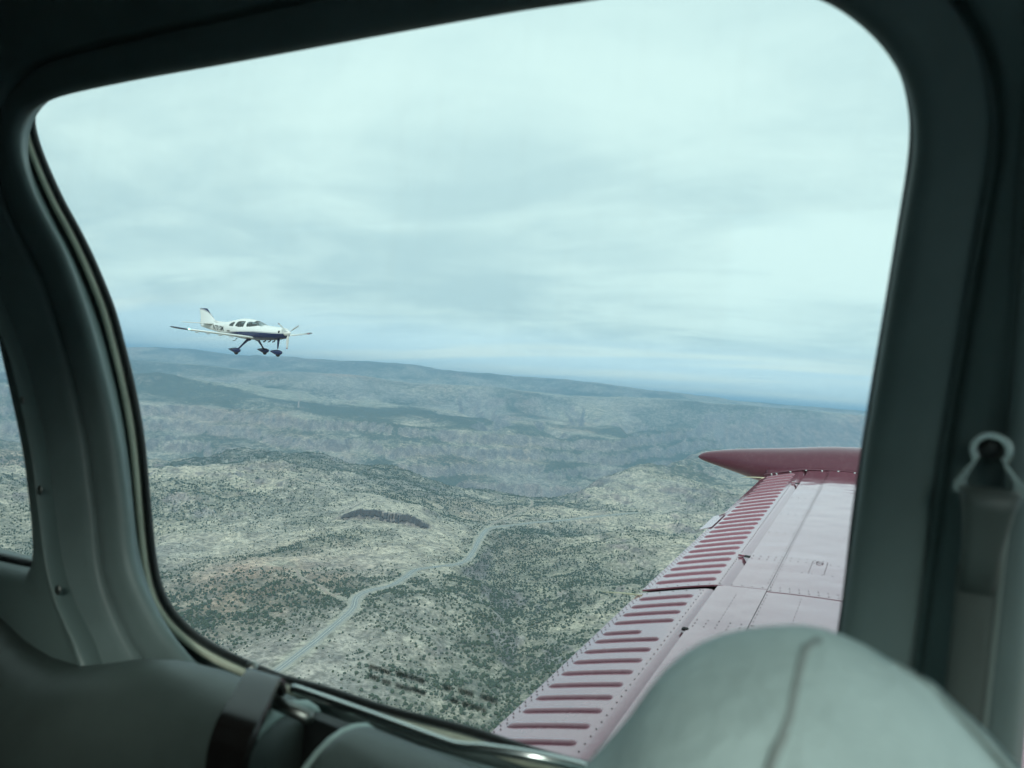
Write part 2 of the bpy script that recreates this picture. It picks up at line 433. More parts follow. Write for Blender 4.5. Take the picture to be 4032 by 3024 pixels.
nm_ = noise(t_, tcg, 1 / 60, 6, 0.62)
c1 = mixc(t_, 1.0, asoil.outputs['Color'], mixc(t_, ramp(t_, nf, .34, .66), (.54, .54, .52), (1.3, 1.28, 1.25)), 'MULTIPLY')
c1 = mixc(t_, 1.0, c1, mixc(t_, ramp(t_, nm_, .32, .68), (.68, .68, .69), (1.2, 1.19, 1.16)), 'MULTIPLY')
# low grass and brush between the trees
brush = math_n(t_, 'MULTIPLY', ramp(t_, noise(t_, tcg, 1 / 5, 5, .7), .46, .60), math_n(t_, 'MULTIPLY', acov.outputs['Fac'], .75))
c1 = mixc(t_, brush, c1, (.135, .15, .10))
# scrub too far off to be built as trees
vo = N(t_, 'ShaderNodeTexVoronoi'); vo.inputs['Scale'].default_value = 1 / 11.0; lk(t_, tcg, vo.inputs['Vector'])
spot = ramp(t_, math_n(t_, 'SUBTRACT', math_n(t_, 'MULTIPLY', acov.outputs['Fac'], .9), vo.outputs['Distance']), -.12, .12)
vo2 = N(t_, 'ShaderNodeTexVoronoi'); vo2.inputs['Scale'].default_value = 1 / 34.0; lk(t_, tcg, vo2.inputs['Vector'])
spot2 = ramp(t_, math_n(t_, 'SUBTRACT', math_n(t_, 'MULTIPLY', acov.outputs['Fac'], .9), vo2.outputs['Distance']), -.15, .15)
sp = math_n(t_, 'MULTIPLY', math_n(t_, 'MAXIMUM', math_n(t_, 'MULTIPLY', spot, .85), math_n(t_, 'MULTIPLY', spot2, .8)), abey.outputs['Fac'])
c1 = mixc(t_, sp, c1, (.075, .09, .062))
lk(t_, c1, b_.inputs['Base Color'])
bn = N(t_, 'ShaderNodeBump'); bn.inputs['Strength'].default_value = .6; bn.inputs['Distance'].default_value = 2.0
lk(t_, nf, bn.inputs['Height']); lk(t_, bn.outputs[0], b_.inputs['Normal'])
gme.materials.append(gm)
ground = bpy.data.objects.new('ground', gme); COL.objects.link(ground)
tag(ground, 'high desert hills, canyon and plateau reaching to the horizon', 'ground', kind='structure')

def w3(s, t, z): return (s * f0[0] + t * r0[0], s * f0[1] + t * r0[1], z)
def strip(name, C, Z, w0, w1, up, m, parent=None, ragged=0.0):
    d = np.gradient(C, axis=0); d = d / np.linalg.norm(d, axis=1)[:, None]; nrm = np.column_stack([-d[:, 1], d[:, 0]])
    V = []; F = []
    for i in range(len(C)):
        for wv in (w0, w1):
            p = C[i] + nrm[i] * (wv + math.copysign(1, wv) * ragged * random.uniform(-1, 1)); V.append(w3(p[0], p[1], Z[i] + up))
    for i in range(len(C) - 1): F.append((2 * i, 2 * i + 1, 2 * i + 3, 2 * i + 2))
    o = fix_normals(mesh_obj(name, V, F, m, parent)); return o
m_asph = mat('worn_asphalt', (.28, .275, .27), .9, spec=.2, vary=(.12, (.34, .33, .315), .8))
m_shld = mat('gravel_shoulder', (.46, .42, .36), .95, spec=.1, vary=(.1, (.36, .32, .275), .9))
m_line = mat('road_paint', (.8, .79, .7), .7)
m_dirt = mat('dirt_track', (.47, .36, .30), .95, spec=.1, vary=(.1, (.40, .30, .25), .9))
shoulder = tag(strip('road_shoulder', road_c, road_z, -10.5, 10.5, -.15, m_shld, ragged=3.5), 'pale gravel shoulder along the two lane highway', 'road shoulder', kind='structure')
road = tag(strip('road', road_c, road_z, -5.6, 5.6, .05, m_asph), 'winding two lane asphalt highway through the brush hills', 'road', kind='structure')
for off in (-4.5, -.3, .3, 4.5): strip('road_marking', road_c, road_z, off - .16, off + .16, .16, m_line, road)
tag(strip('dirt_road', branch_c, branch_z, -3.2, 3.2, .15, m_dirt), 'narrow pale dirt road climbing away from the highway bend', 'road', kind='structure')
tag(strip('dirt_track', track_c, track_z, -3.0, 3.0, .15, m_dirt), 'reddish dirt track running from the highway to a bare pit', 'track', kind='structure')
tag(strip('dirt_track', track2_c, track2_z, -2.0, 2.0, .15, m_dirt), 'short faint spur forking off the reddish dirt track', 'track', kind='structure')
far_z = height0(far_c[:, 0], far_c[:, 1]) + 2
tag(strip('dirt_road', far_c, far_z, -6, 6, 1.5, m_dirt), 'thin pale dirt road on the distant plateau', 'road', kind='structure')

# basalt rimrock along the front of the mesa: broken vertical columns
m_bas = mat('basalt_columns', (.10, .086, .083), .9, spec=.2, vary=(.25, (.15, .13, .12), .9))
V = []; F = []; rc_ = random.Random(4); tpos = -450.0
while tpos < -200:
    wd = rc_.uniform(2.2, 5.5); tm = tpos + wd / 2; sf = 2190 - 105 - .13 * (tm + 325) + rc_.uniform(-4, 3) - 4 + 5 * math.sin(tm / 23)
    fade = max(0.0, min(1, (tm + 455) / 45, (-190 - tm) / 50)); hgt = (rc_.uniform(12, 17)) * (.25 + .75 * fade)
    zt = float(height0(np.array([sf + 14.0]), np.array([tm]))[0]) + rc_.uniform(-.6, 1.6); b = len(V)
    for ds, dt in ((-2.5 + rc_.uniform(-1, 1), -wd * .52), (-3.2 + rc_.uniform(-1, 1), wd * .1), (-2.2, wd * .52), (14, wd * .52), (14, -wd * .52)):
        for z in (zt - hgt, zt): V.append(w3(sf + ds + (1.2 if z == zt else 0), tm + dt, z))
    for q in range(5): F.append((b + 2 * q, b + 2 * ((q + 1) % 5), b + 2 * ((q + 1) % 5) + 1, b + 2 * q + 1))
    F.append(tuple(b + 2 * q + 1 for q in range(5))); tpos += wd * .93
rim_o = fix_normals(mesh_obj('rimrock', V, F, m_bas, None, False)); tag(rim_o, 'dark basalt rimrock cliff along the front edge of the mesa', 'cliff', kind='structure')

# ---- junipers
m_jun = bpy.data.materials.new('juniper_foliage'); m_jun.use_nodes = True
tj = m_jun.node_tree; bj = tj.nodes['Principled BSDF']; bj.inputs['Roughness'].default_value = .9; bj.inputs['Specular IOR Level'].default_value = .15
gj = N(tj, 'ShaderNodeNewGeometry'); oi = N(tj, 'ShaderNodeObjectInfo')
cj = mixc(tj, noise(tj, gj.outputs['Position'], .09, 3), (.074, .092, .056), (.14, .158, .09))
cj = mixc(tj, noise(tj, gj.outputs['Position'], 1.6, 3), cj, (.058, .072, .047))
lk(tj, cj, bj.inputs['Base Color'])
m_bark = mat('juniper_bark', (.12, .095, .075), .95)
def blob(sub, seed):
    bm = bmesh.new(); bmesh.ops.create_icosphere(bm, subdivisions=sub, radius=1); r = random.Random(seed)
    for v in bm.verts:
        k = 1 + r.uniform(-.26, .24); v.co = Vector((v.co.x * k, v.co.y * k, v.co.z * k * .92 + .72))
        if v.co.z < .12: v.co.z = .05 + r.uniform(0, .1)
    V = np.array([v.co[:] for v in bm.verts]); F = np.array([[v.index for v in f.verts] for f in bm.faces]); bm.free()
    return V, F
def jittered(cell, r0_, r1_):
    ss = np.arange(700, r1_, cell); tt = np.arange(-r1_ * .66, r1_ * .66, cell)
    a, b = np.meshgrid(ss, tt); a = a.ravel() + rng.uniform(-.48, .48, a.size) * cell; b = b.ravel() + rng.uniform(-.48, .48, b.size) * cell
    k = (np.hypot(a, b) > r0_) & (np.hypot(a, b) < r1_) & (np.abs(b / a) < .75); return a[k], b[k]
ts, tt = jittered(5.0, 850, 2150); ts2, tt2 = jittered(6.0, 2150, 3700); ts, tt = np.r_[ts, ts2], np.r_[tt, tt2]
th, tcorr = height(ts, tt); tv = veg_density(ts, tt, th)
clump = sstep(.36, .62, fbm(ts / 26, tt / 26, 401, 3))
keep = (rng.random(len(ts)) < np.clip(tv * (.26 + .85 * clump), 0.04, .85)) & (tcorr > 2.5)
keep &= ~((np.hypot((ts - 1660) / 30, (tt + 475) / 45) < 1))
ts, tt, th, tv = ts[keep], tt[keep], th[keep], tv[keep]
trad = (.8 + 1.8 * rng.random(len(ts)) ** 1.8) * (.9 + .4 * tv) * (1 + .35 * sstep(1700, 2600, ts))
# the ones that show largest: nearest, inside the window and clear of the wing
P3 = np.column_stack([ts[:, None] * f0[None, :2] + tt[:, None] * r0[None, :2], th + trad * .7])
fw = P3 @ np.array(FWD); ux = 2016 + 2900 * (P3 @ np.array(CR)) / fw; uy = 1512 - 2900 * (P3 @ np.array(CU)) / fw
sill = np.interp(ux, [600, 700, 864, 1125, 1523, 1885, 2319], [2100, 2400, 2530, 2645, 2760, 2855, 2990])
wing_x = np.interp(uy, [1872, 2275, 2530, 2860], [2990, 2545, 2250, 1900])
vis = (ux > 620) & (ux < wing_x - 20) & (uy < sill)
order = np.argsort(np.where(vis, -trad / fw, 1))
n_ind = 290
single = order[:n_ind]; rest = np.setdiff1d(np.arange(len(ts)), single)
protos = []
for k in range(6):
    V, F = blob(2, 50 + k); nv = len(V)
    tk = [(math.cos(q * math.pi / 2.5) * .12, math.sin(q * math.pi / 2.5) * .12, z) for z in (-.3, .5) for q in range(5)]
    V2 = [tuple(v) for v in V] + tk; F2 = [tuple(int(x) for x in f) for f in F] + [(nv + q, nv + (q + 1) % 5, nv + 5 + (q + 1) % 5, nv + 5 + q) for q in range(5)]
    me = bpy.data.meshes.new('juniper_tree'); me.from_pydata(V2, [], F2); me.materials.append(m_jun); me.materials.append(m_bark); me.update()
    for pi in range(len(F), len(F2)): me.polygons[pi].material_index = 1
    protos.append(me)
for q, i in enumerate(single):
    o = bpy.data.objects.new('juniper_tree', protos[q % 6]); COL.objects.link(o)
    o.location = w3(ts[i], tt[i], th[i] - .1); o.scale = (trad[i],) * 2 + (trad[i] * random.uniform(.85, 1.25),); o.rotation_euler = (0, 0, random.uniform(0, 6.28))
    tag(o, 'small rounded dark green juniper scattered on the near slopes below', 'tree', 'junipers on the near slopes')
VV = []; FF = []; base = 0
def octa(seed):
    r = random.Random(seed); P = [(math.cos(q * 1.2566 + .3), math.sin(q * 1.2566 + .3), .55) for q in range(5)] + [(0, 0, 1.55), (0, 0, 0)]
    V = np.array([(x * r.uniform(.75, 1.2), y * r.uniform(.75, 1.2), z * r.uniform(.8, 1.15)) for x, y, z in P])
    return V, np.array([(q, (q + 1) % 5, 5) for q in range(5)] + [((q + 1) % 5, q, 6) for q in range(5)])
tmpl = [blob(1, 90 + k) for k in range(4)] + [octa(30 + k) for k in range(4)]
far_rest = np.hypot(ts[rest], tt[rest]) > 1700
ks = rng.integers(0, 4, len(rest)) + 4 * far_rest; ang = rng.random(len(rest)) * 6.28; zs = rng.uniform(.8, 1.2, len(rest))
for k in range(8):
    idx = rest[ks == k]; V, F = tmpl[k]; a = ang[ks == k]; rr = trad[idx]
    x = (V[None, :, 0] * np.cos(a)[:, None] - V[None, :, 1] * np.sin(a)[:, None]) * rr[:, None]
    y = (V[None, :, 0] * np.sin(a)[:, None] + V[None, :, 1] * np.cos(a)[:, None]) * rr[:, None]
    z = V[None, :, 2] * (rr * zs[ks == k])[:, None] + (th[idx] - .15)[:, None]
    cx = (ts[idx] * f0[0] + tt[idx] * r0[0])[:, None]; cyv = (ts[idx] * f0[1] + tt[idx] * r0[1])[:, None]
    VV.append(np.stack([x + cx, y + cyv, z], -1).reshape(-1, 3)); n = len(V)
    FF.append((F[None] + (np.arange(len(idx)) * n)[:, None, None]).reshape(-1, 3) + base); base += n * len(idx)
VV = np.concatenate(VV).astype(np.float32); FF = np.concatenate(FF).astype(np.int32)
sme = bpy.data.meshes.new('juniper_scrub')
sme.vertices.add(len(VV)); sme.vertices.foreach_set('co', VV.ravel())
sme.loops.add(FF.size); sme.loops.foreach_set('vertex_index', FF.ravel())
sme.polygons.add(len(FF)); sme.polygons.foreach_set('loop_start', np.arange(0, FF.size, 3, dtype=np.int32))
sme.update(calc_edges=True); sme.materials.append(m_jun)
scrub = bpy.data.objects.new('juniper_scrub', sme); COL.objects.link(scrub)
tag(scrub, 'juniper scrub dotted over the farther desert hills', 'scrub', kind='stuff')

# ---- air
bm = bmesh.new(); box_bm(bm, -64000, 64000, -64000, 64000, float(Hh.min()) - 2, max(float(Hh.max()), 0) + 20)
hz = bm_obj('haze', bm)
mh = bpy.data.materials.new('haze_air'); mh.use_nodes = True; th_ = mh.node_tree; th_.nodes.clear()
pv = N(th_, 'ShaderNodeVolumePrincipled'); pv.inputs['Color'].default_value = (.42, .71, 1, 1); pv.inputs['Density'].default_value = 9.4e-5
pv.inputs['Anisotropy'].default_value = 0.0
oh = N(th_, 'ShaderNodeOutputMaterial'); lk(th_, pv.outputs[0], oh.inputs['Volume'])
hz.data.materials.append(mh)
tag(hz, 'thin blue haze filling the air over the land', 'haze', kind='stuff')

# ================================================================== THE OTHER AIRCRAFT
# its own frame: x = -(distance aft of the spinner tip), y = port, z = up from the thrust line
plane = empty('light_aircraft', (-32.056, 32.637, 1.99), (R(4.2), 0, R(1.34)))
tag(plane, 'white single engine aircraft with navy belly and fixed gear, flying alongside', 'airplane')
NAVY = (.012, .022, .085); WHITE = (.80, .80, .79)
def paint(name, expr=None):
    """glossy white paint with navy below a curved colour line (object space)"""
    m = mat(name, WHITE, .22, coat=.6)
    t = m.node_tree; b = t.nodes['Principled BSDF']
    co = N(t, 'ShaderNodeTexCoord').outputs['Object']; sp_ = N(t, 'ShaderNodeSeparateXYZ'); lk(t, co, sp_.inputs[0])
    if expr: lk(t, expr(t, sp_), b.inputs['Base Color'])
    return m
def fus_paint(t, sp_):
    cv = N(t, 'ShaderNodeFloatCurve'); c = cv.mapping.curves[0]
    aft = math_n(t, 'DIVIDE', math_n(t, 'MULTIPLY', sp_.outputs[0], -1), 8.0)
    for i, (x, y) in enumerate(((0, .47), (.05, .46), (.25, .465), (.40, .455), (.52, .42), (.62, .37), (.72, .345), (.88, .46), (1, .55))):
        if i < 2: c.points[i].location = (x, y)
        else: c.points.new(x, y)
    c.points[1].location = (.05, .46)
    cv.mapping.update(); lk(t, aft, cv.inputs['Value'])
    line = math_n(t, 'SUBTRACT', math_n(t, 'MULTIPLY', cv.outputs[0], 2), 1)       # -1..1 m
    dz = math_n(t, 'SUBTRACT', sp_.outputs[2], line)
    fac = math_n(t, 'LESS_THAN', dz, 0.0)
    pin = math_n(t, 'MULTIPLY', math_n(t, 'GREATER_THAN', dz, .025), math_n(t, 'LESS_THAN', dz, .045))
    return mixc(t, math_n(t, 'MAXIMUM', fac, pin), WHITE, NAVY)
m_fus = paint('aircraft_paint_two_tone', fus_paint)
m_white = mat('aircraft_white_paint', WHITE, .22, coat=.6)
m_navy = mat('aircraft_navy_paint', NAVY, .25, coat=.6)
def fin_paint(t, sp_):
    # navy cap and two swept stripes near the fin tip
    k = math_n(t, 'ADD', sp_.outputs[2], math_n(t, 'MULTIPLY', math_n(t, 'ADD', sp_.outputs[0], 7.2), -.75))
    # distance below the swept leading edge line
    q = math_n(t, 'SUBTRACT', math_n(t, 'ADD', math_n(t, 'MULTIPLY', math_n(t, 'POWER', math_n(t, 'MAXIMUM', math_n(t, 'ADD', sp_.outputs[0], 7.6), 0.0), 2.0), -.36), 1.20), sp_.outputs[2])
    a = math_n(t, 'LESS_THAN', q, .0); b2 = math_n(t, 'MULTIPLY', math_n(t, 'GREATER_THAN', q, .03), math_n(t, 'LESS_THAN', q, .055))
    return mixc(t, math_n(t, 'MAXIMUM', a, b2), WHITE, NAVY)
m_fin = paint('aircraft_fin_paint', fin_paint)
m_dark = mat('aircraft_dark_opening', (.012, .012, .014), .6)
m_metal = mat('bare_metal', (.55, .55, .55), .3, metal=1)
m_tyre = mat('tyre_rubber', (.02, .02, .02), .8)
m_strip = mat('deice_boot_grey', (.25, .26, .28), .6)

FS = np.array([(.40, .22, -.28, .30), (.43, .25, -.34, .40), (.55, .275, -.385, .46), (.9, .305, -.455, .53), (1.3, .335, -.50, .57), (1.7, .365, -.53, .59), (2.0, .39, -.545, .60),
               (2.3, .49, -.555, .615), (2.6, .605, -.56, .625), (2.9, .68, -.56, .63), (3.3, .72, -.55, .63), (3.7, .72, -.53, .61), (4.1, .67, -.49, .57), (4.6, .565, -.425, .48),
               (5.1, .455, -.345, .385), (5.6, .375, -.265, .30), (6.2, .335, -.165, .21), (6.8, .32, -.06, .135), (7.25, .31, .02, .08), (7.5, .30, .08, .035)])
def fsec(s):
    return [np.interp(s, FS[:, 0], FS[:, k]) for k in (1, 2, 3)]
def fus_pt(s, th):
    """th: 0 = top, pi/2 = port, pi = belly"""
    zt, zb, hw = fsec(s); zm = zb + (zt - zb) * .46; c, q = math.cos(th), math.sin(th)
    e = 2 / 2.35
    cz = math.copysign(abs(c) ** e, c); qy = math.copysign(abs(q) ** e, q)
    z = zm + (zt - zm) * cz if c > 0 else zm + (zm - zb) * cz
    tum = 1 - .30 * max(0, (z - .1) / .62) ** 1.4 if z > .1 and 1.9 < s < 4.8 else 1
    return Vector((-s, hw * qy * tum, z))
_HW = {}
def half_width(s, z):
    k = round(float(s), 3)
    if k not in _HW:
        P = [fus_pt(k, a) for a in np.linspace(0, math.pi, 241)]
        _HW[k] = (np.array([q.z for q in P])[::-1], np.array([q.y for q in P])[::-1])
    return float(np.interp(z, *_HW[k]))
# window outlines on the side, (aft distance, height)
WIN = [('window_pane', [(2.06, .352), (2.18, .40), (2.4, .475), (2.62, .525), (2.85, .535), (2.99, .52), (3.03, .47), (3.02, .36), (3.0, .27), (2.94, .232), (2.75, .235), (2.5, .265), (2.25, .315)]),
       ('window_pane', [(3.22, .46), (3.235, .52), (3.30, .545), (3.5, .545), (3.75, .53), (3.86, .50), (3.90, .44), (3.93, .34), (3.93, .25), (3.88, .212), (3.6, .20), (3.3, .20), (3.235, .225), (3.22, .30)]),
       ('window_pane', [(4.13, .42), (4.15, .465), (4.22, .475), (4.38, .44), (4.50, .38), (4.56, .31), (4.57, .25), (4.52, .22), (4.35, .21), (4.2, .21), (4.14, .235), (4.13, .30)])]
def inside(poly, x, y):
    c = False; n = len(poly)
    for i in range(n):
        x0, y0 = poly[i]; x1, y1 = poly[i - 1]
        if (y0 > y) != (y1 > y) and x < (x1 - x0) * (y - y0) / (y1 - y0) + x0: c = not c
    return c
SHIELD = (1.98, 2.62)      # windscreen between these stations, over the top
st = np.unique(np.r_[np.linspace(.40, .56, 5), np.linspace(.56, 1.9, 16), np.linspace(1.9, 4.7, 90), np.linspace(4.7, 7.5, 28)])
NTH = 120
rings = [[fus_pt(s, 2 * math.pi * k / NTH) for k in range(NTH)] for s in st]
V, F = loft(rings, True, True, True)
smooth_polys = [catmull(p, 60) for _, p in WIN]
def in_shield(p):
    s = -p.x; return SHIELD[0] < s < SHIELD[1] and abs(p.y) < .40 + (s - 2.0) * .02 and p.z > .36 and p.z > .385 + (s - 2.0) * .2
F2 = []
for f in F:
    c = sum((V[i] for i in f), Vector()) / len(f)
    if len(f) == 4 and (any(inside(p, -c.x, c.z) for p in smooth_polys) and abs(c.y) > .15 or in_shield(c)): continue
    F2.append(f)
fus = fix_normals(mesh_obj('fuselage', V, F2, m_fus, plane))
m_pane = bpy.data.materials.new('aircraft_window_glass'); m_pane.use_nodes = True
tp = m_pane.node_tree; tp.nodes.clear()
tr = N(tp, 'ShaderNodeBsdfTransparent'); tr.inputs[0].default_value = (.62, .66, .66, 1); gl = N(tp, 'ShaderNodeBsdfGlossy'); gl.inputs['Roughness'].default_value = .03
fr = N(tp, 'ShaderNodeLayerWeight'); fr.inputs[0].default_value = .5; mx = N(tp, 'ShaderNodeMixShader'); lk(tp, math_n(tp, 'ADD', math_n(tp, 'MULTIPLY', math_n(tp, 'POWER', fr.outputs['Facing'], 4.0), .7), .13), mx.inputs[0]); lk(tp, tr.outputs[0], mx.inputs[1]); lk(tp, gl.outputs[0], mx.inputs[2])
om = N(tp, 'ShaderNodeOutputMaterial'); lk(tp, mx.outputs[0], om.inputs[0])
for (nm, poly), sp_ in zip(WIN, smooth_polys):
    cxp, czp = sp_.mean(0)
    for sgn in (-1, 1):
        V = [Vector((-cxp, sgn * (half_width(cxp, czp) + .004), czp))]; F = []; n = len(sp_)
        for ring in (.35, .7, 1.03):
            for (a, b) in sp_:
                s_, z_ = cxp + (a - cxp) * ring, czp + (b - czp) * ring
                V.append(Vector((-s_, sgn * (half_width(s_, z_) + .004), z_)))
        for k in range(n): F.append((0, 1 + k, 1 + (k + 1) % n))
        for r_ in range(2):
            for k in range(n): F.append((1 + r_ * n + k, 1 + (r_ + 1) * n + k, 1 + (r_ + 1) * n + (k + 1) % n, 1 + r_ * n + (k + 1) % n))
        fix_normals(mesh_obj(nm, V, F, m_pane, plane))
V = []; F = []; ns, nth = 14, 25
for i in range(ns):
    s = SHIELD[0] - .02 + (SHIELD[1] - SHIELD[0] + .04) * i / (ns - 1)
    for k in range(nth):
        a = (-.92 + 1.84 * k / (nth - 1)) * .80
        p = fus_pt(s, a % (2 * math.pi)); V.append(p + Vector((0.006, 0, .006)))
for i in range(ns - 1):
    for k in range(nth - 1): F.append((i * nth + k, i * nth + k + 1, (i + 1) * nth + k + 1, (i + 1) * nth + k))
fix_normals(mesh_obj('windscreen', V, F, m_pane, plane))
# cabin floor and seats seen as dark shapes through the panes
m_cab = mat('aircraft_cabin_trim', (.10, .10, .105), .8)
bm = bmesh.new(); box_bm(bm, -4.7, -2.0, -.5, .5, -.12, -.06); bm_obj('cabin_floor', bm, m_cab, plane)
for sx in (-3.25, -4.15):
    for sy in (-.27, .27):
        bm = bmesh.new(); box_bm(bm, sx - .07, sx + .07, sy - .2, sy + .2, -.06, .42, .04); bm_obj('cabin_seat', bm, m_cab, plane, True)
# airfoil surfaces
def airfoil(n=14, t=.13):
    up = []
    for i in range(n + 1):
        x = (1 - math.cos(math.pi * i / n)) / 2
        y = 5 * t * (.2969 * math.sqrt(x) - .126 * x - .3516 * x * x + .2843 * x ** 3 - .1036 * x ** 4); up.append((x, y))
    return [(x, y * 1.05) for x, y in reversed(up)] + [(x, -y * .75) for x, y in up[1:-1]]
def surf(stations, t=.13, axis='y'):
    """stations: (span, le_aft, chord, offset)"""
    rr = []
    for (sp_, le, ch, off) in stations:
        if axis == 'y': rr.append([Vector((-(le + x * ch), sp_, off + y * ch)) for x, y in airfoil(t=t)])
        else: rr.append([Vector((-(le + x * ch), off + y * ch, sp_)) for x, y in airfoil(t=t)])
    return loft(rr, True, True, True)
for sgn in (-1, 1):
    wst = [(sgn * y, le, c, z) for (y, le, c, z) in ((.30, 2.40, 1.62, -.42), (.62, 2.52, 1.42, -.40), (1.2, 2.60, 1.28, -.35), (3.0, 2.76, 1.05, -.215), (4.72, 2.90, .86, -.085))]
    V, F = surf(wst); wing_o = fix_normals(mesh_obj('wing', V, F, m_white, plane))
    V, F = surf([(sgn * y, le, c, z) for (y, le, c, z) in ((4.72, 2.90, .86, -.085), (5.05, 2.94, .80, -.055), (5.3, 3.02, .66, -.02), (5.45, 3.2, .4, .02), (5.5, 3.38, .16, .04))])
    tip = fix_normals(mesh_obj('wing_tip', V, F, m_navy, wing_o))
    if sgn < 0: tip['label'] = 'navy wing tip with green navigation light'
    ml = mat('navigation_lens', (.25, .8, .6) if sgn < 0 else (.8, .1, .08), .1)
    if sgn < 0:
        b = ml.node_tree.nodes['Principled BSDF']; b.inputs['Emission Color'].default_value = (.5, 1, .85, 1); b.inputs['Emission Strength'].default_value = 2.5
    dome('navigation_light', (-2.925, sgn * 4.78, -.06), (1, 0, .25), .055 if sgn < 0 else .028, ml, wing_o, 1.2)
    for y in (1.0, 1.9, 2.8, 3.6):
        z = float(np.interp(y, [.62, 1.2, 3, 4.72], [-.4, -.35, -.215, -.085])); le = float(np.interp(y, [.62, 1.2, 3, 4.72], [2.52, 2.6, 2.76, 2.9])); c = float(np.interp(y, [.62, 1.2, 3, 4.72], [1.42, 1.28, 1.05, .86]))
        V, F = loft([[Vector((-(le + c * a), sgn * y + math.cos(q) * w_, z - .05 - h_ + math.sin(q) * h_)) for q in np.linspace(0, 2 * math.pi, 8, endpoint=False)] for a, w_, h_ in ((.70, .004, .006), (.76, .014, .02), (.9, .016, .028), (1.0, .012, .02), (1.05, .003, .006))], True, True, True)
        fix_normals(mesh_obj('hinge_fairing', V, F, m_white, wing_o))
    V, F = surf([(sgn * y, le, c, z) for (y, le, c, z) in ((.03, 6.22, .95, .28), (.5, 6.32, .80, .285), (1.9, 6.55, .52, .30), (2.0, 6.62, .40, .30))], .09)
    fix_normals(mesh_obj('tailplane', V, F, m_white, plane))
V, F = surf([(.22, 5.75, 1.85, 0), (.36, 6.02, 1.56, 0), (.55, 6.32, 1.25, 0), (.85, 6.62, .98, 0), (1.15, 6.92, .74, 0), (1.24, 7.02, .64, 0)], .10, 'z')
fin = fix_normals(mesh_obj('fin', V, F, m_fin, plane))
V, F = loft([[Vector((-s, math.cos(q) * w_, z0 + math.sin(q) * h_)) for q in np.linspace(0, 2 * math.pi, 10, endpoint=False)] for s, w_, z0, h_ in ((4.9, .01, .46, .01), (5.4, .04, .40, .05), (5.9, .055, .38, .08), (6.3, .05, .42, .1))], True, True, True)
fix_normals(mesh_obj('dorsal_fillet', V, F, m_white, fin))
# nose: spinner, three blades, intake
V, F = loft([[Vector((-s, math.cos(q) * r_, math.sin(q) * r_)) for q in np.linspace(0, 2 * math.pi, 24, endpoint=False)] for s, r_ in ((0, .008), (.03, .05), (.10, .10), (.2, .15), (.3, .182), (.39, .195), (.41, .19))], True, True, True)
spin = fix_normals(mesh_obj('spinner', V, F, m_white, plane))
m_blade = mat('propeller_blade_paint', (.62, .62, .6), .3, coat=.3); m_tipred = mat('propeller_tip_paint', (.25, .06, .05), .4)
for ang in (-93, 27, 147):
    a = R(ang); d = Vector((0, math.cos(a), math.sin(a))); e = Vector((0, -math.sin(a), math.cos(a)))
    rr = []
    for r_, ch, tw in ((.10, .07, 70), (.2, .09, 60), (.35, .14, 45), (.55, .15, 32), (.75, .13, 25), (.9, .10, 21), (.97, .06, 20)):
        c_, s_ = math.cos(R(tw)), math.sin(R(tw)); fwd = Vector((1, 0, 0))
        axis = e * c_ + fwd * s_; nrm = e * -s_ + fwd * c_
        rr.append([Vector((-.2, 0, 0)) + d * r_ + axis * (math.cos(q) * ch / 2) + nrm * (math.sin(q) * ch * .09) for q in np.linspace(0, 2 * math.pi, 12, endpoint=False)])
    V, F = loft(rr, True, True, True); bl = fix_normals(mesh_obj('propeller_blade', V, F, m_blade, plane))
    V, F = loft([[v + (v - (Vector((-.2, 0, 0)) + d * r_)) * .1 for v in ring] for ring, r_ in zip(rr[5:], (.9, .97))], True, True, True)
    fix_normals(mesh_obj('blade_tip', V, F, m_tipred, bl))
for sgn in (-1, 1):
    c0 = fus_pt(.50, math.pi / 2 * (.96 if sgn > 0 else 1)); c0 = Vector((-.52, sgn * (half_width(.52, .02) - .035), .02)); nn = Vector((.8, sgn * .6, .05)).normalized()
    dome('air_intake', c0 + nn * .03, nn, .085, m_dark, plane, .18)  # near-black disc on the skin paints the shade of the intake hole
# undercarriage with spats
def spat(name, s0, y0, z0):
    rr = []
    for a, w_, h_, dz in ((0, .012, .01, .02), (.05, .06, .08, .01), (.18, .1, .14, 0), (.38, .115, .165, 0), (.6, .095, .135, .015), (.85, .05, .07, .04), (1.02, .008, .012, .055)):
        rr.append([Vector((-(s0 - .42 + a), y0 + math.cos(q) * w_, z0 + dz + math.sin(q) * h_)) for q in np.linspace(0, 2 * math.pi, 16, endpoint=False)])
    V, F = loft(rr, True, True, True); o = fix_normals(mesh_obj(name, V, F, m_navy, plane))
    V, F = loft([[Vector((-(s0 - .07) + math.cos(q) * r_, y0 + dy, z0 - .1 + math.sin(q) * r_)) for q in np.linspace(0, 2 * math.pi, 20, endpoint=False)] for dy, r_ in ((-.055, .12), (-.04, .15), (0, .158), (.04, .15), (.055, .12))], True, True, True)
    fix_normals(mesh_obj('tyre', V, F, m_tyre, o)); return o
spat('wheel_fairing', 1.02, 0, -1.22)
tube_obj('gear_leg', [(-.93, 0, -.42), (-.95, 0, -.7), (-.97, 0, -.95), (-.98, 0, -.98)], [.12, .085, .065, .06], m_navy, plane, 12, flat=(.55, 1.0))
tube_obj('gear_strut', [(-.98, 0, -.95), (-.985, 0, -1.12)], .02, m_metal, plane, 8)
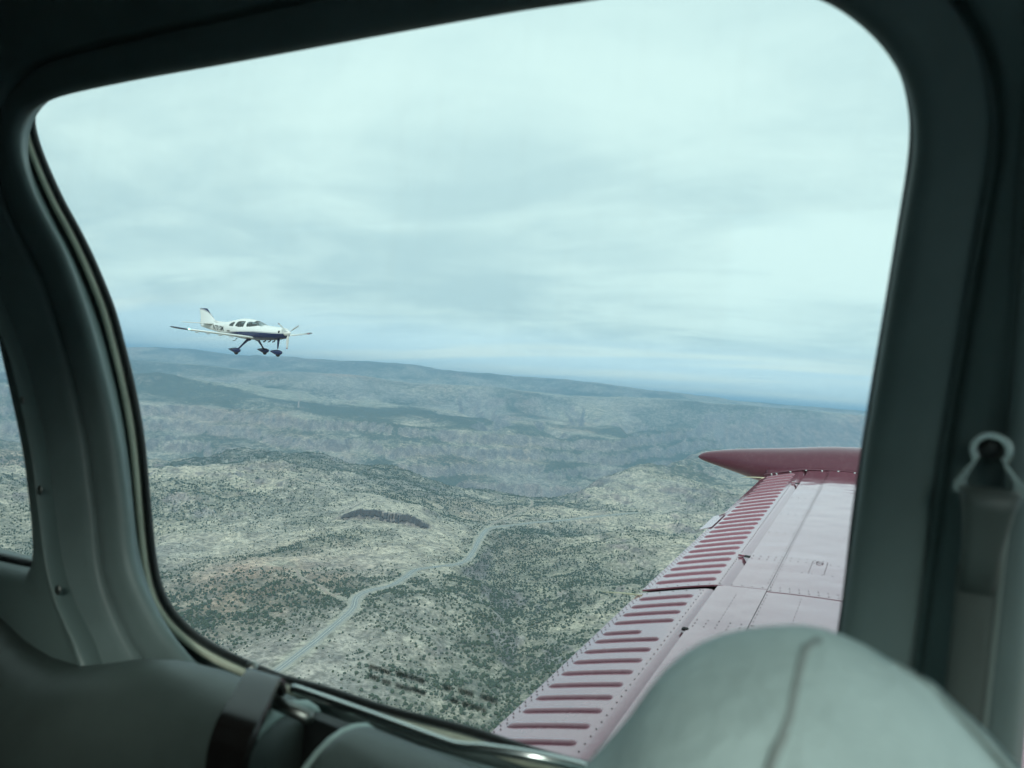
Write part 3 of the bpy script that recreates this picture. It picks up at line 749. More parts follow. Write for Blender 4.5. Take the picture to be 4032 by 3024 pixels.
for sgn in (-1, 1):
    spat('wheel_fairing', 3.22, sgn * 1.15, -1.22)
    tube_obj('gear_leg', [(-2.98, sgn * .30, -.50), (-3.0, sgn * .45, -.58), (-3.06, sgn * .75, -.86), (-3.14, sgn * 1.1, -1.2)], [.13, .085, .055, .05], m_navy, plane, 10)
    tube_obj('exhaust_pipe', [(-1.35, sgn * .18, -.46), (-1.45, sgn * .18, -.58), (-1.58, sgn * .18, -.62)], .035, m_dark, plane, 8)
tube_obj('cowl_drain', [(-1.95, .0, -.52), (-2.05, 0, -.62), (-2.15, 0, -.64)], .04, m_dark, plane, 8)
tube_obj('boarding_step', [(-4.0, -.32, -.5), (-4.05, -.42, -.66), (-4.2, -.45, -.68)], .018, m_dark, plane, 6)
# registration on both sides, wrapped on the skin
def baked(o):
    """the evaluated mesh of an object, worked out in a scratch scene of its own"""
    sc_ = bpy.data.scenes.new('scratch'); sc_.collection.objects.link(o); vl = sc_.view_layers[0]; vl.update()
    me = bpy.data.meshes.new_from_object(o.evaluated_get(vl.depsgraph)); bpy.data.objects.remove(o); bpy.data.scenes.remove(sc_)
    return me
def lettering(txt, name, m, parent, x0, x1, zc_, h, sgn):
    cu = bpy.data.curves.new(name, 'FONT'); cu.body = txt; cu.resolution_u = 6; cu.offset = .03
    o = bpy.data.objects.new(name, cu); me = baked(o); bpy.data.curves.remove(cu)
    bm = bmesh.new(); bm.from_mesh(me)
    bmesh.ops.triangulate(bm, faces=bm.faces); bmesh.ops.subdivide_edges(bm, edges=[e for e in bm.edges if e.calc_length() > .12], cuts=3)
    xs = [v.co.x for v in bm.verts]; ys = [v.co.y for v in bm.verts]; lx, hx, ly, hy = min(xs), max(xs), min(ys), max(ys)
    for v in bm.verts:
        u = (v.co.x - lx) / (hx - lx); q = (v.co.y - ly) / (hy - ly)
        s = x0 + (x1 - x0) * u if sgn < 0 else x1 + (x0 - x1) * u
        s += (.5 - q) * -.045 * (1 if sgn < 0 else -1)
        z = zc_ + (q - .5) * h + (s - 5.8) * .06
        v.co = Vector((-s, sgn * (half_width(s, z) + .006), z))
    bm.to_mesh(me); bm.free()
    ob = bpy.data.objects.new(name, me); COL.objects.link(ob); ob.parent = parent; me.materials.clear(); me.materials.append(m)
    return ob
m_reg = mat('registration_vinyl', (.02, .022, .03), .4)
for sgn in (-1, 1): lettering('N701SM', 'registration_lettering', m_reg, plane, 6.22, 5.12, .06, .30, sgn)

# the pilot, a dark seated figure behind the front side window
def skin_body(name, joints, edges, m, parent=None, sub=2):
    me = bpy.data.meshes.new(name); me.from_pydata([j[:3] for j in joints], edges, []); me.update()
    o = bpy.data.objects.new(name, me)
    sk = o.modifiers.new('skin', 'SKIN')
    for i, j in enumerate(joints):
        v = me.skin_vertices[0].data[i]; v.radius = (j[3], j[4] if len(j) > 4 else j[3]); v.use_root = i == 0
    sb = o.modifiers.new('sub', 'SUBSURF'); sb.levels = sub; sb.render_levels = sub
    me2 = baked(o)
    me2.polygons.foreach_set('use_smooth', [True] * len(me2.polygons)); me2.materials.clear(); me2.materials.append(m)
    o = bpy.data.objects.new(name, me2); COL.objects.link(o)
    if parent: o.parent = parent
    return o
m_shirt = mat('pilot_shirt', (.05, .055, .07), .9); m_skin = mat('pilot_skin', (.32, .2, .15), .6); m_set = mat('headset_plastic', (.03, .03, .03), .5)
pw = plane.matrix_basis.copy()
pilot = empty('person', pw @ Vector((-3.0, -.27, -.20)), plane.rotation_euler)
tag(pilot, 'person in dark shirt and headset seated at the front side window of the white aircraft', 'person')
skin_body('body', [(0, 0, 0, .15, .13), (.0, 0, .22, .15, .11), (.02, 0, .38, .13, .1), (.03, 0, .46, .06, .06), (.05, 0, .54, .055, .055), (.065, 0, .60, .085, .075), (.065, 0, .68, .08, .075),
                   (.02, .19, .38, .06), (.12, .24, .2, .045), (.32, .2, .2, .035), (.40, .17, .22, .04), (.02, -.19, .38, .06), (.12, -.24, .2, .045), (.32, -.2, .2, .035), (.40, -.17, .22, .04),
                   (.35, .1, .0, .08), (.35, -.1, .0, .08)],
          [(0, 1), (1, 2), (2, 3), (3, 4), (4, 5), (5, 6), (2, 7), (7, 8), (8, 9), (9, 10), (2, 11), (11, 12), (12, 13), (13, 14), (0, 15), (0, 16)], m_shirt, pilot)
for sgn in (-1, 1): dome('headset_cup', (.055, sgn * .075, .62), (0, sgn, 0), .05, m_set, pilot, .8)
tube_obj('headset_band', [(.055, .095 * math.cos(a), .62 + .125 * math.sin(a)) for a in np.linspace(0, math.pi, 12)], .014, m_set, pilot, 8)

# ================================================================== OWN WING
wing = empty('airplane_wing', (0, .7, -1.0))
tag(wing, 'glossy burgundy wing with ribbed aileron and flap outside the window', 'wing')
WOFF = Vector((0, -.7, 1.0))
def LE(Y): return .92 - .155 * (Y - .7)
def TE(Y): return -.885 + .022 * Y
def zw(X, Y):
    z = -1.0 + .105 * Y + .1 * (X + .85)
    if X < -.50: z -= .22 * (-.50 - X) ** 1.25
    if X > -.35: z -= .10 * ((X + .35) / (LE(Y) + .35)) ** 2.2 * 1.35
    return z
def W(X, Y, dz=0.0): return Vector((X, Y, zw(X, Y) + dz)) + WOFF
# burgundy two-stage enamel: deep base, hard clear gloss, faint oil-canning between the ribs
def enamel(name, wav=1.0, base=((.23, .075, .105), (.265, .11, .14)), pw=2.6, mul=1.32):
    m = bpy.data.materials.new(name); m.use_nodes = True; t = m.node_tree; b = t.nodes['Principled BSDF']
    co = N(t, 'ShaderNodeTexCoord').outputs['Object']
    h1 = noise(t, co, 2.6, 2, .45); h2 = noise(t, co, 16, 3, .5)
    bn = N(t, 'ShaderNodeBump'); bn.inputs['Strength'].default_value = .5 * wav; bn.inputs['Distance'].default_value = .02
    lk(t, math_n(t, 'ADD', h1, math_n(t, 'MULTIPLY', h2, .05)), bn.inputs['Height'])
    b.inputs['Specular IOR Level'].default_value = .3; b.inputs['Roughness'].default_value = .5
    c = mixc(t, ramp(t, noise(t, co, 30, 4, .7), .45, .8), base[0], base[1]); lk(t, c, b.inputs['Base Color'])
    # pearl clear coat: mirror-like at a glancing view, a little dulled by dust
    g = N(t, 'ShaderNodeBsdfGlossy'); g.inputs['Color'].default_value = (1, .83, .885, 1)
    lk(t, ramp(t, noise(t, co, 7, 6, .65), .35, .75, .05, .16), g.inputs['Roughness'])
    lw = N(t, 'ShaderNodeLayerWeight'); lw.inputs[0].default_value = .5
    for n_ in (b, g, lw): lk(t, bn.outputs[0], n_.inputs['Normal'])
    fac = math_n(t, 'ADD', math_n(t, 'MULTIPLY', math_n(t, 'POWER', lw.outputs['Facing'], pw), mul), .025, True)
    mx = N(t, 'ShaderNodeMixShader'); lk(t, fac, mx.inputs[0]); lk(t, b.outputs[0], mx.inputs[1]); lk(t, g.outputs[0], mx.inputs[2])
    lk(t, mx.outputs[0], t.nodes['Material Output'].inputs['Surface'])
    return m
m_en = enamel('burgundy_enamel'); m_en2 = enamel('burgundy_enamel_smooth', .25); m_pod = enamel('burgundy_enamel_shaded', .2, ((.105, .027, .045), (.125, .042, .06)), 3.4, .85)  # m_pod: same paint, darkened to paint in the pod's weaker sky reflection
m_riv = mat('rivet_paint', (.05, .012, .02), .4); m_gap = mat('shadow_gap', (.01, .008, .009), .8); m_screw = mat('fairing_screw', (.7, .7, .7), .25, metal=1)
def sheet(name, xs_of, Ys, nx, m, parent, dz=0.0, edge=.012, curl=None):
    """a skin panel: top surface with edges folded down"""
    rows = []
    for Y in Ys:
        x0, x1 = xs_of(Y); row = [W(x0, Y, dz - edge)]
        for k in range(nx + 1):
            X = x0 + (x1 - x0) * k / nx; z = dz + (curl(X, Y) if curl else 0)
            row.append(W(X, Y, z))
        row.append(W(x1, Y, dz - edge + (curl(x1, Y) if curl else 0))); rows.append(row)
    first = [v + Vector((0, 0, -edge)) for v in rows[0]]; last = [v + Vector((0, 0, -edge)) for v in rows[-1]]
    V, F = loft([first] + rows + [last], False)
    o = fix_normals(mesh_obj(name, V, F, m, parent))
    if o.data.polygons[len(F) // 2].normal.z < 0: o.data.flip_normals()
    md = o.modifiers.new('split', 'EDGE_SPLIT'); md.split_angle = R(40)
    return o
YS = lambda a, b, n: [a + (b - a) * i / n for i in range(n + 1)]
sheet('skin_panel', lambda Y: (-.487, -.3585), YS(2.826, 5.43, 40), 5, m_en, wing)
sheet('skin_panel', lambda Y: (-.533, -.3585), YS(.7, 2.822, 30), 5, m_en, wing)
sheet('skin_panel', lambda Y: (-.356, LE(Y)), YS(2.800, 5.43, 40), 16, m_en, wing, .0015)
sheet('skin_panel', lambda Y: (-.356, LE(Y)), YS(.7, 2.797, 30), 16, m_en, wing)
# dark bay under the panel gaps, and the lower skin
def bay(name, x0, x1, y0, y1, top, bot, m):
    V = []
    for X, Y in ((x0, y0), (x1, y0), (x1, y1), (x0, y1)): V += [W(X, Y, top), W(X, Y, bot)]
    F = [(0, 2, 4, 6), (1, 7, 5, 3), (0, 1, 3, 2), (2, 3, 5, 4), (4, 5, 7, 6), (6, 7, 1, 0)]
    return fix_normals(mesh_obj(name, V, F, m, wing, False))
bay('wing_bay', -.545, -.30, .72, 5.40, -.016, -.11, m_gap)
V, F = loft([[W(LE(Y) - .004, Y, -.015), W(LE(Y) - .12, Y, -.13), W(-.2, Y, -.19), W(-.48, Y, -.13)] for Y in YS(.7, 5.4, 20)], False)
fix_normals(mesh_obj('lower_skin', V, F, m_en2, wing))
# control surfaces
def nose_curl(x_front, w_):
    def f(X, Y):
        k = max(0, (X - (x_front - w_)) / w_); return -.020 * k * k
    return f
ail = sheet('aileron', lambda Y: (TE(Y), -.493), YS(2.838, 5.405, 50), 14, m_en2, wing, -.001, .006, nose_curl(-.493, .04))
ail['label'] = 'ribbed burgundy aileron near the wing tip'
flap = sheet('flap', lambda Y: (TE(Y), -.528), YS(.72, 2.802, 40), 14, m_en2, wing, -.004, .006, nose_curl(-.528, .035))
flap['label'] = 'ribbed burgundy flap inboard of the aileron'
for nm, y0, y1, par in (('aileron_underside', 2.84, 5.40, ail), ('flap_underside', .72, 2.80, flap)):
    V, F = loft([[W(TE(Y) + .001, Y, -.008), W(-.60, Y, -.05), W(-.53, Y, -.06), W(-.51, Y, -.03)] for Y in YS(y0, y1, 12)], False)
    fix_normals(mesh_obj(nm, V, F, m_en2, par))
def bead(Y, xa, xb, par, dz, w_=.0122, h_=.0086):
    rr = []; us = (0, .02, .05, .1, .3, .5, .7, .9, .95, .98, 1)
    for u in us:
        X = xa + (xb - xa) * u
        e = min(1, math.sqrt(max(0, min(u, 1 - u) * (xb - xa) / .014)) + .02)
        rr.append([W(X, Y + q * w_ * (.55 + .45 * e), dz + h_ * e * math.sqrt(max(0, 1 - q * q)) - .0006) for q in (-1, -.9, -.65, -.3, 0, .3, .65, .9, 1)])
    V, F = loft(rr, False); o = mesh_obj('stiffening_bead', V, F, m_en2, par)
    if o.data.polygons[36].normal.z < 0: o.data.flip_normals()
    return o
ya = np.interp(np.arange(25), [0, 4, 7, 10, 13, 16, 19, 24], [2.915, 3.288, 3.564, 3.846, 4.134, 4.427, 4.73, 5.271])
for Y in ya: bead(float(Y), TE(Y) + .028, -.556, ail, -.001)
yf = [2.722, 2.634, 2.549, 2.465, 2.365, 2.295, 2.209, 2.126, 2.042, 1.958, 1.878, 1.80, 1.717, 1.634, 1.552, 1.47, 1.388]
for i, Y in enumerate(yf): bead(Y, TE(Y) + .026, -.675 if i == 4 else -.597, flap, -.004)
# rivet rows, too small to pick apart
RV = []
def rivets(pts, dz=0.0, r=.0026):
    for X, Y in pts: RV.append((X, Y, dz, r))
def row_y(X, y0, y1, p): return [(X if not callable(X) else X(y), y) for y in np.arange(y0, y1, p)]
def row_x(Y, x0, x1, p): return [(x, Y) for x in np.arange(x0, x1, p)]
rivets(row_y(-.536, 2.86, 5.36, .030), -.0005)
for o_ in (.007, .019): rivets(row_y(lambda y: TE(y) + o_, 2.85 + o_, 5.36, .034), 0); rivets(row_y(lambda y: TE(y) + o_, 1.2 + o_, 2.79, .034), -.003)
rivets(row_y(-.577, 1.2, 2.79, .036), -.0035)
rivets(row_y(-.349, 2.81, 5.4, .034), .0015); rivets(row_y(-.366, 2.9, 5.4, .045)); rivets(row_y(-.350, 1.2, 2.79, .034)); rivets(row_y(-.172, 4.9, 5.4, .02), .0015)
for Y in (4.47, 4.045, 3.655, 3.062): rivets(row_x(Y, -.479 if Y > 3.1 else -.34, .3, .036), .001)
for Y in (3.245, 3.205): rivets(row_x(Y, -.478, -.2 if Y > 3.22 else .3, .03), .001)
rivets(row_x(2.84, -.485, -.36, .036)); rivets(row_x(2.852, -.35, .4, .032), .0015); rivets(row_x(2.818, -.345, .4, .032), .0015)
for X in (-.245, -.19): rivets(row_y(X, 3.07, 3.24, .02), .0015)
rivets(row_x(2.79, -.79, -.54, .05), -.003); rivets(row_x(2.853, -.77, -.5, .04), -.0005)
for Y in (2.455, 2.425, 2.398): rivets(row_x(Y, -.52, -.25, .035))
rivets(row_y(-.45, 2.46, 2.74, .03), -.0004); rivets(row_y(-.236, 2.46, 2.78, .03), -.0004)
V = []; F = []
for X, Y, dz, r in RV:
    b = len(V); c = W(X, Y, dz + .0002)
    for q in range(6): V.append(c + Vector((math.cos(q * math.pi / 3) * r, math.sin(q * math.pi / 3) * r * 1.2, 0)))
    for q in range(6): V.append(c + Vector((math.cos(q * math.pi / 3) * r * .6, math.sin(q * math.pi / 3) * r * .7, .0011)))
    F += [(b + q, b + (q + 1) % 6, b + 6 + (q + 1) % 6, b + 6 + q) for q in range(6)] + [tuple(b + 6 + q for q in range(6))]
rv = mesh_obj('rivets', V, F, m_riv, wing, False); rv['kind'] = 'stuff'
# hinge fittings in the gap, fuel-drain style access ring, fixed tab, static wicks
for Y in (3.228, 4.915):
    bm = bmesh.new(); p = W(-.498, Y, .0005); box_bm(bm, p.x - .012, p.x + .012, p.y - .016, p.y + .012, p.z - .004, p.z + .001); h_ = bm_obj('hinge_slot', bm, m_gap, wing)
    bm = bmesh.new(); box_bm(bm, p.x - .038, p.x - .012, p.y - .004, p.y + .008, p.z - .006, p.z + .003, .001); bm_obj('hinge_bracket', bm, m_en2, h_)
    dome('hinge_bolt', p + Vector((-.03, .002, .003)), (0, 0, 1), .005, m_screw, h_)
p = W(-.535, 2.372, .0); bm = bmesh.new(); box_bm(bm, p.x - .012, p.x + .01, p.y - .01, p.y + .01, p.z - .006, p.z + .002, .002); bm_obj('hinge_slot', bm, m_gap, wing)
c = W(-.218, 3.215, .0015); ring = [c + Vector((math.cos(a) * .013, math.sin(a) * .018, .0015)) for a in np.linspace(0, 2 * math.pi, 24, endpoint=False)]
tube_obj('access_ring', ring, .0012, m_riv, wing, 6, True)
tabV = []
for Y in (3.852, 4.168):
    for X, dz in ((TE(Y) + .016, .004), (TE(Y) - .046, -.003)): tabV += [W(X, Y, dz), W(X, Y, dz - .002)]
F = [(0, 2, 6, 4), (1, 5, 7, 3), (0, 1, 3, 2), (4, 6, 7, 5), (2, 3, 7, 6), (0, 4, 5, 1)]
fix_normals(mesh_obj('trim_tab', tabV, F, m_en2, ail, False))
m_wick = mat('static_wick', (.62, .58, .42), .6)
for Y, dx, dy in ((2.775, -.13, -.02), (5.30, -.13, -.03)):
    a = W(TE(Y), Y, 0); tube_obj('static_wick', [a + Vector((.02, 0, .002)), a + Vector((dx * .5, dy * .5, -.004)), a + Vector((dx, dy, -.012))], [.004, .003, .0015], m_wick, wing, 6)
# tip pod
PS = [(-1.285, .008, -.408), (-1.272, .022, -.405), (-1.22, .040, -.402), (-1.05, .078, -.402), (-.8, .126, -.414), (-.6, .150, -.412), (-.4, .166, -.396), (-.165, .176, -.386), (.2, .172, -.388), (.7, .10, -.40), (.95, .03, -.40), (1.0, .006, -.40)]
PS = np.array(PS); rr = []
for X in np.r_[np.linspace(-1.285, -1.2, 8), np.linspace(-1.18, 1.0, 50)]:
    hh = np.interp(X, PS[:, 0], PS[:, 1]); zc_ = np.interp(X, PS[:, 0], PS[:, 2]); ring = []
    for k in range(48):
        q = 2 * math.pi * k / 48; cy_, sz_ = math.cos(q), math.sin(q)
        y = 5.62 + cy_ * hh * 1.22; z = zc_ + math.copysign(abs(sz_) ** .9, sz_) * hh
        ring.append(Vector((X, y, z)) + WOFF)
    rr.append(ring)
for _ in range(3):     # ease the straight-line stations into one fair curve
    rr = [rr[0]] + [[(a + b * 2 + c) / 4 for a, b, c in zip(rr[i - 1], rr[i], rr[i + 1])] for i in range(1, len(rr) - 1)] + [rr[-1]]
V, F = loft(rr, True, True, True); pod = fix_normals(mesh_obj('tip_fairing', V, F, m_pod, wing))
pod['label'] = 'smooth burgundy spindle fairing on the wing tip'
# fillet between skin and pod
V, F = loft([[W(X, 5.395, .0025), W(X, 5.43, .006), W(X, 5.455, .016), W(X, 5.475, .04), W(X, 5.50, .08)] for X in np.linspace(-.77, .3, 30)], False)
o = fix_normals(mesh_obj('fillet', V, F, m_pod, pod)); md = o.modifiers.new('s', 'SOLIDIFY'); md.thickness = .002
for X in (-.72, -.688, -.60, -.50, -.40, -.30, -.20, -.10): dome('fairing_screw', W(X, 5.385, .0015), (0, 0, 1), .0075, m_screw, pod, .6)

# ================================================================== CABIN
m_trim = mat('grey_moulded_trim', (.140, .185, .180), .48, spec=.4, bump=(420, .12, .002), vary=(9, (.112, .150, .146), .8))
m_flng = mat('grey_green_trim', (.125, .17, .162), .42, spec=.5, bump=(380, .1, .002))
m_black = mat('black_rubber_seal', (.012, .014, .014), .55)
m_bead = mat('cream_sealant_bead', (.66, .66, .52), .55, vary=(22, (.5, .51, .40), .8))
m_liner = mat('dark_headliner', (.07, .078, .076), .85, bump=(300, .2, .002))
m_bol = mat('grey_padded_vinyl', (.066, .084, .077), .42, spec=.5, bump=(520, .25, .0015), vary=(14, (.052, .067, .061), .7))
m_pipe = mat('pale_piping', (.33, .42, .39), .45)
m_floor = mat('cabin_carpet', (.05, .05, .05), .95)
m_chrome = mat('brushed_rod', (.62, .64, .62), .22, metal=1)
m_lever = mat('black_lever_lacquer', (.014, .0125, .012), .22, spec=.4)
m_screwc = mat('trim_screw', (.30, .31, .29), .4, metal=1)
TOP = [(-0.329, 0.331), (-0.489, 0.331), (-0.683, 0.33), (-0.842, 0.33), (-0.981, 0.327), (-1.035, 0.321), (-1.071, 0.308), (-1.082, 0.284), (-1.075, 0.256), (-1.048, 0.213), (-1.004, 0.167), (-0.958, 0.122), (-0.919, 0.072),
       (-0.887, 0.025), (-0.861, -0.019), (-0.838, -0.061), (-0.817, -0.105), (-0.802, -0.149), (-0.789, -0.185), (-0.773, -0.238), (-0.749, -0.27), (-0.713, -0.302), (-0.68, -0.32), (-0.644, -0.336), (-0.595, -0.341), (-0.523, -0.34),
       (-0.463, -0.337), (-0.396, -0.334), (-0.335, -0.331), (-0.261, -0.326), (-0.178, -0.316), (-0.099, -0.295), (-0.051, -0.27), (-0.032, -0.246), (-0.025, -0.209), (-0.022, -0.154), (-0.021, -0.124), (-0.019, -0.074), (-0.017, -0.019),
       (-0.014, 0.024), (-0.01, 0.085), (-0.006, 0.139), (-0.003, 0.177), (-0.003, 0.196), (-0.006, 0.214), (-0.012, 0.234), (-0.022, 0.252), (-0.033, 0.267), (-0.046, 0.28), (-0.068, 0.298), (-0.114, 0.318), (-0.193, 0.328), (-0.26, 0.329)]
SEAL = [(-0.368, 0.381), (-0.546, 0.382), (-0.763, 0.383), (-0.94, 0.384), (-1.116, 0.382), (-1.17, 0.363), (-1.175, 0.333), (-1.166, 0.313), (-1.153, 0.292), (-1.125, 0.256), (-1.081, 0.206), (-1.043, 0.169), (-1.005, 0.129), (-0.975, 0.093),
        (-0.944, 0.053), (-0.924, 0.018), (-0.903, -0.02), (-0.89, -0.046), (-0.873, -0.083), (-0.859, -0.121), (-0.848, -0.16), (-0.837, -0.2), (-0.826, -0.238), (-0.814, -0.273), (-0.795, -0.305), (-0.766, -0.324), (-0.736, -0.336), (-0.694, -0.345),
        (-0.636, -0.35), (-0.586, -0.352), (-0.519, -0.348), (-0.444, -0.347), (-0.376, -0.342), (-0.334, -0.339), (-0.293, -0.339), (-0.255, -0.338), (-0.219, -0.335), (-0.176, -0.331), (-0.111, -0.319), (-0.053, -0.293), (-0.029, -0.264), (-0.021, -0.222),
        (-0.018, -0.17), (-0.016, -0.137), (-0.015, -0.082), (-0.012, -0.02), (-0.009, 0.027), (-0.004, 0.095), (0.0, 0.155), (0.003, 0.197), (0.003, 0.218), (0.0, 0.238), (-0.006, 0.263), (-0.017, 0.286), (-0.033, 0.306), (-0.046, 0.32), (-0.077, 0.341),
        (-0.128, 0.365), (-0.217, 0.377), (-0.291, 0.379)]
def smooth_loop(L, n, k=3):
    A = catmull(L, n)
    for _ in range(k): A = (np.roll(A, 1, 0) + 2 * A + np.roll(A, -1, 0)) / 4
    return A
def out_normal(A):
    d = np.roll(A, -1, 0) - np.roll(A, 1, 0); d /= np.linalg.norm(d, axis=1)[:, None]
    n = np.column_stack([d[:, 1], -d[:, 0]]); c = A.mean(0)
    if ((A - c) * n).sum() < 0: n = -n
    for _ in range(6): n = (np.roll(n, 1, 0) + 2 * n + np.roll(n, -1, 0)) / 4
    return n / np.linalg.norm(n, axis=1)[:, None]
TL = smooth_loop(TOP, 300); TN = out_normal(TL)
SL = smooth_loop(SEAL, 300, 4); SN = out_normal(SL)
wall = empty('wall', (0, .56, -.3)); tag(wall, 'grey moulded trim round the side window of the cabin', 'cabin wall', kind='structure')
WO = Vector((0, -.56, .3))
def c3(x, y, z): return Vector((x, y, z)) + WO
def bend(z, y): return y - .62 * max(0, z - .395) ** 1.0 - .6 * max(0, z - .395) ** 2
# rear window opening and its flange, star-shaped loops round one centre
RC = (-1.30, -.05)
REAR = [(-.920, -.237), (-.921, -.257), (-.94, -.274), (-.97, -.286), (-1.2, -.295), (-1.5, -.285), (-1.64, -.2), (-1.68, -.03), (-1.62, .13), (-1.45, .19), (-1.25, .185), (-1.12, .13), (-1.05, .045), (-1.009, -.034), (-.979, -.087), (-.953, -.137), (-.931, -.194)]
FLNG = [(-.892, -.197), (-.869, -.257), (-.851, -.286), (-.835, -.306), (-.816, -.325), (-.795, -.343), (-.768, -.362), (-.80, -.43), (-1.1, -.45), (-1.5, -.42), (-1.75, -.3), (-1.82, 0), (-1.72, .22), (-1.5, .29), (-1.25, .27), (-1.12, .16), (-1.061, .076), (-1.018, .025), (-.977, -.026), (-.942, -.084), (-.914, -.138)]
def polar(L, n):
    A = catmull(L, 600) - np.array(RC); a = np.arctan2(A[:, 1], A[:, 0]); r = np.hypot(A[:, 0], A[:, 1]); o = np.argsort(a)
    th = np.linspace(-math.pi, math.pi, n, endpoint=False); rr = np.interp(th, a[o], r[o], period=2 * math.pi)
    return np.column_stack([RC[0] + rr * np.cos(th), RC[1] + rr * np.sin(th)])
RL, FL = polar(REAR, 240), polar(FLNG, 240)
cut = RC + (FL - np.array(RC)) * .95
# main panel
prof = [(.020, .589), (.014, .582), (.007, .576), (.002, .571), (.0002, .5665), (.004, .5615), (.009, .5585), (.018, .5575), (.030, .557), (.041, .5575), (.0440, .5595), (.0452, .566), (.0462, .574), (.0500, .574), (.0512, .566), (.0526, .5585), (.056, .5555),
        (.066, .553), (.080, .549), (.10, .545), (.125, .5425), (.155, .541), (.19, .54), (.23, .54), (.27, .54), (.30, .54)]
XP = .062
rings = []
for o_, y_ in prof:
    P = TL + TN * o_; ring = []
    for (x, z) in P:
        yy = y_
        if o_ > .06:
            # the post aft of the window is dished between two soft ridges
            pass
        if x > XP: x = XP + (x - XP) * .004
        ring.append(c3(x, bend(z, yy), z))
    rings.append(ring)
V, F = loft(rings)
F = [f for f in F if not ((V[f[0]] - WO).x < -.7 and inside(cut, (V[f[0]] + V[f[2]]).x / 2 - WO.x, (V[f[0]] + V[f[2]]).z / 2 - WO.z))]
fix_normals(mesh_obj('trim_panel', V, F, m_trim, wall))
# reveal from the panel edge out to the glass, sealant bead, rubber seal, pane
n = len(TL); i0 = np.argmin(np.hypot(*(SL - TL[0]).T)); SLm = np.roll(SL, -i0, 0); SNm = np.roll(SN, -i0, 0)
rings = []
for k in range(7):
    u = k / 6; rings.append([c3(*(lambda p: (p[0], .5885 + (.627 - .5885) * u, p[1]))((TL[i] + TN[i] * .020) * (1 - u) + (SLm[i] + SNm[i] * .022) * u)) for i in range(n)])
rings.append([c3(SLm[i][0] + SNm[i][0] * .003, .6315, SLm[i][1] + SNm[i][1] * .003) for i in range(n)])
V, F = loft(rings); fix_normals(mesh_obj('window_reveal', V, F, m_trim, wall))
tube_obj('sealant_bead', [c3(p[0], .6215, p[1]) for p in SL + SN * .0042], .0058, m_bead, wall, 10, True, flat=(1, .8))
tube_obj('window_seal', [c3(p[0], .629, p[1]) for p in SL - SN * .003], .0056, m_black, wall, 10, True, flat=(1, .7))
m_glass = bpy.data.materials.new('tinted_acrylic'); m_glass.use_nodes = True
tg = m_glass.node_tree; tg.nodes.clear()
trn = N(tg, 'ShaderNodeBsdfTransparent'); trn.inputs[0].default_value = (.904, .975, .971, 1)
glo = N(tg, 'ShaderNodeBsdfGlossy'); glo.inputs['Roughness'].default_value = .02
fre = N(tg, 'ShaderNodeLayerWeight'); fre.inputs[0].default_value = .5
frf = math_n(tg, 'ADD', math_n(tg, 'MULTIPLY', math_n(tg, 'POWER', fre.outputs['Facing'], 5.0), .5), .02)
# a veil of dust; the upright streaks in it paint glare on the pane
tcg2 = N(tg, 'ShaderNodeTexCoord').outputs['Object']; mpg = N(tg, 'ShaderNodeMapping'); mpg.inputs['Scale'].default_value = (26, 1, 3.5); mpg.inputs['Rotation'].default_value = (0, R(8), 0); lk(tg, tcg2, mpg.inputs[0])
veil = math_n(tg, 'ADD', math_n(tg, 'MULTIPLY', ramp(tg, noise(tg, mpg.outputs[0], 1.0, 4, .6), .5, .85), .022), math_n(tg, 'MULTIPLY', ramp(tg, noise(tg, tcg2, 5, 5, .6), .45, .8), .016))
tls = N(tg, 'ShaderNodeBsdfTranslucent'); tls.inputs[0].default_value = (.85, .9, .9, 1)
mxd = N(tg, 'ShaderNodeMixShader'); lk(tg, veil, mxd.inputs[0]); lk(tg, trn.outputs[0], mxd.inputs[1]); lk(tg, tls.outputs[0], mxd.inputs[2])
mix_ = N(tg, 'ShaderNodeMixShader'); lk(tg, frf, mix_.inputs[0]); lk(tg, mxd.outputs[0], mix_.inputs[1]); lk(tg, glo.outputs[0], mix_.inputs[2])
og = N(tg, 'ShaderNodeOutputMaterial'); lk(tg, mix_.outputs[0], og.inputs[0])
def pane(name, loop, y, parent, th=.004):
    V = [c3(p[0], y, p[1]) for p in loop] + [c3(p[0], y + th, p[1]) for p in loop]; n = len(loop)
    F = [tuple(range(n)), tuple(range(2 * n - 1, n - 1, -1))] + [(i, (i + 1) % n, n + (i + 1) % n, n + i) for i in range(n)]
    return fix_normals(mesh_obj(name, V, F, m_glass, parent, False))
side_pane = pane('window_pane', SL + SN * .012, .634, wall)
# a placard printed on the outside of the pane: two lines of small capitals in two blocks, out of focus
m_ink = mat('placard_ink', (.02, .018, .018), .6)
V = []; F = []; rr_ = random.Random(3)
def word(x0, x1, z0, h):
    x = x0
    while x < x1:
        w_ = rr_.uniform(.0020, .0030); k = rr_.choice(('o', 'e', 'u'))
        bars = [(x, x + w_ * .72, z0, z0 + h)]
        if k in 'ou': bars.append((x + w_ * .7, x + w_, z0, z0 + h))
        if k in 'oe': bars.append((x + w_ * .35, x + w_, z0 + h * .7, z0 + h))
        if k in 'oeu': bars.append((x + w_ * .35, x + w_ * .7, z0, z0 + h * .3))
        if k == 'e': bars.append((x + w_ * .35, x + w_ * .8, z0 + h * .36, z0 + h * .62))
        for a, b, c, d in bars:
            q = len(V); V.extend([c3(a, .6388, c), c3(b, .6388, c), c3(b, .6388, d), c3(a, .6388, d)]); F.append((q, q + 1, q + 2, q + 3))
        x += w_ * 1.2
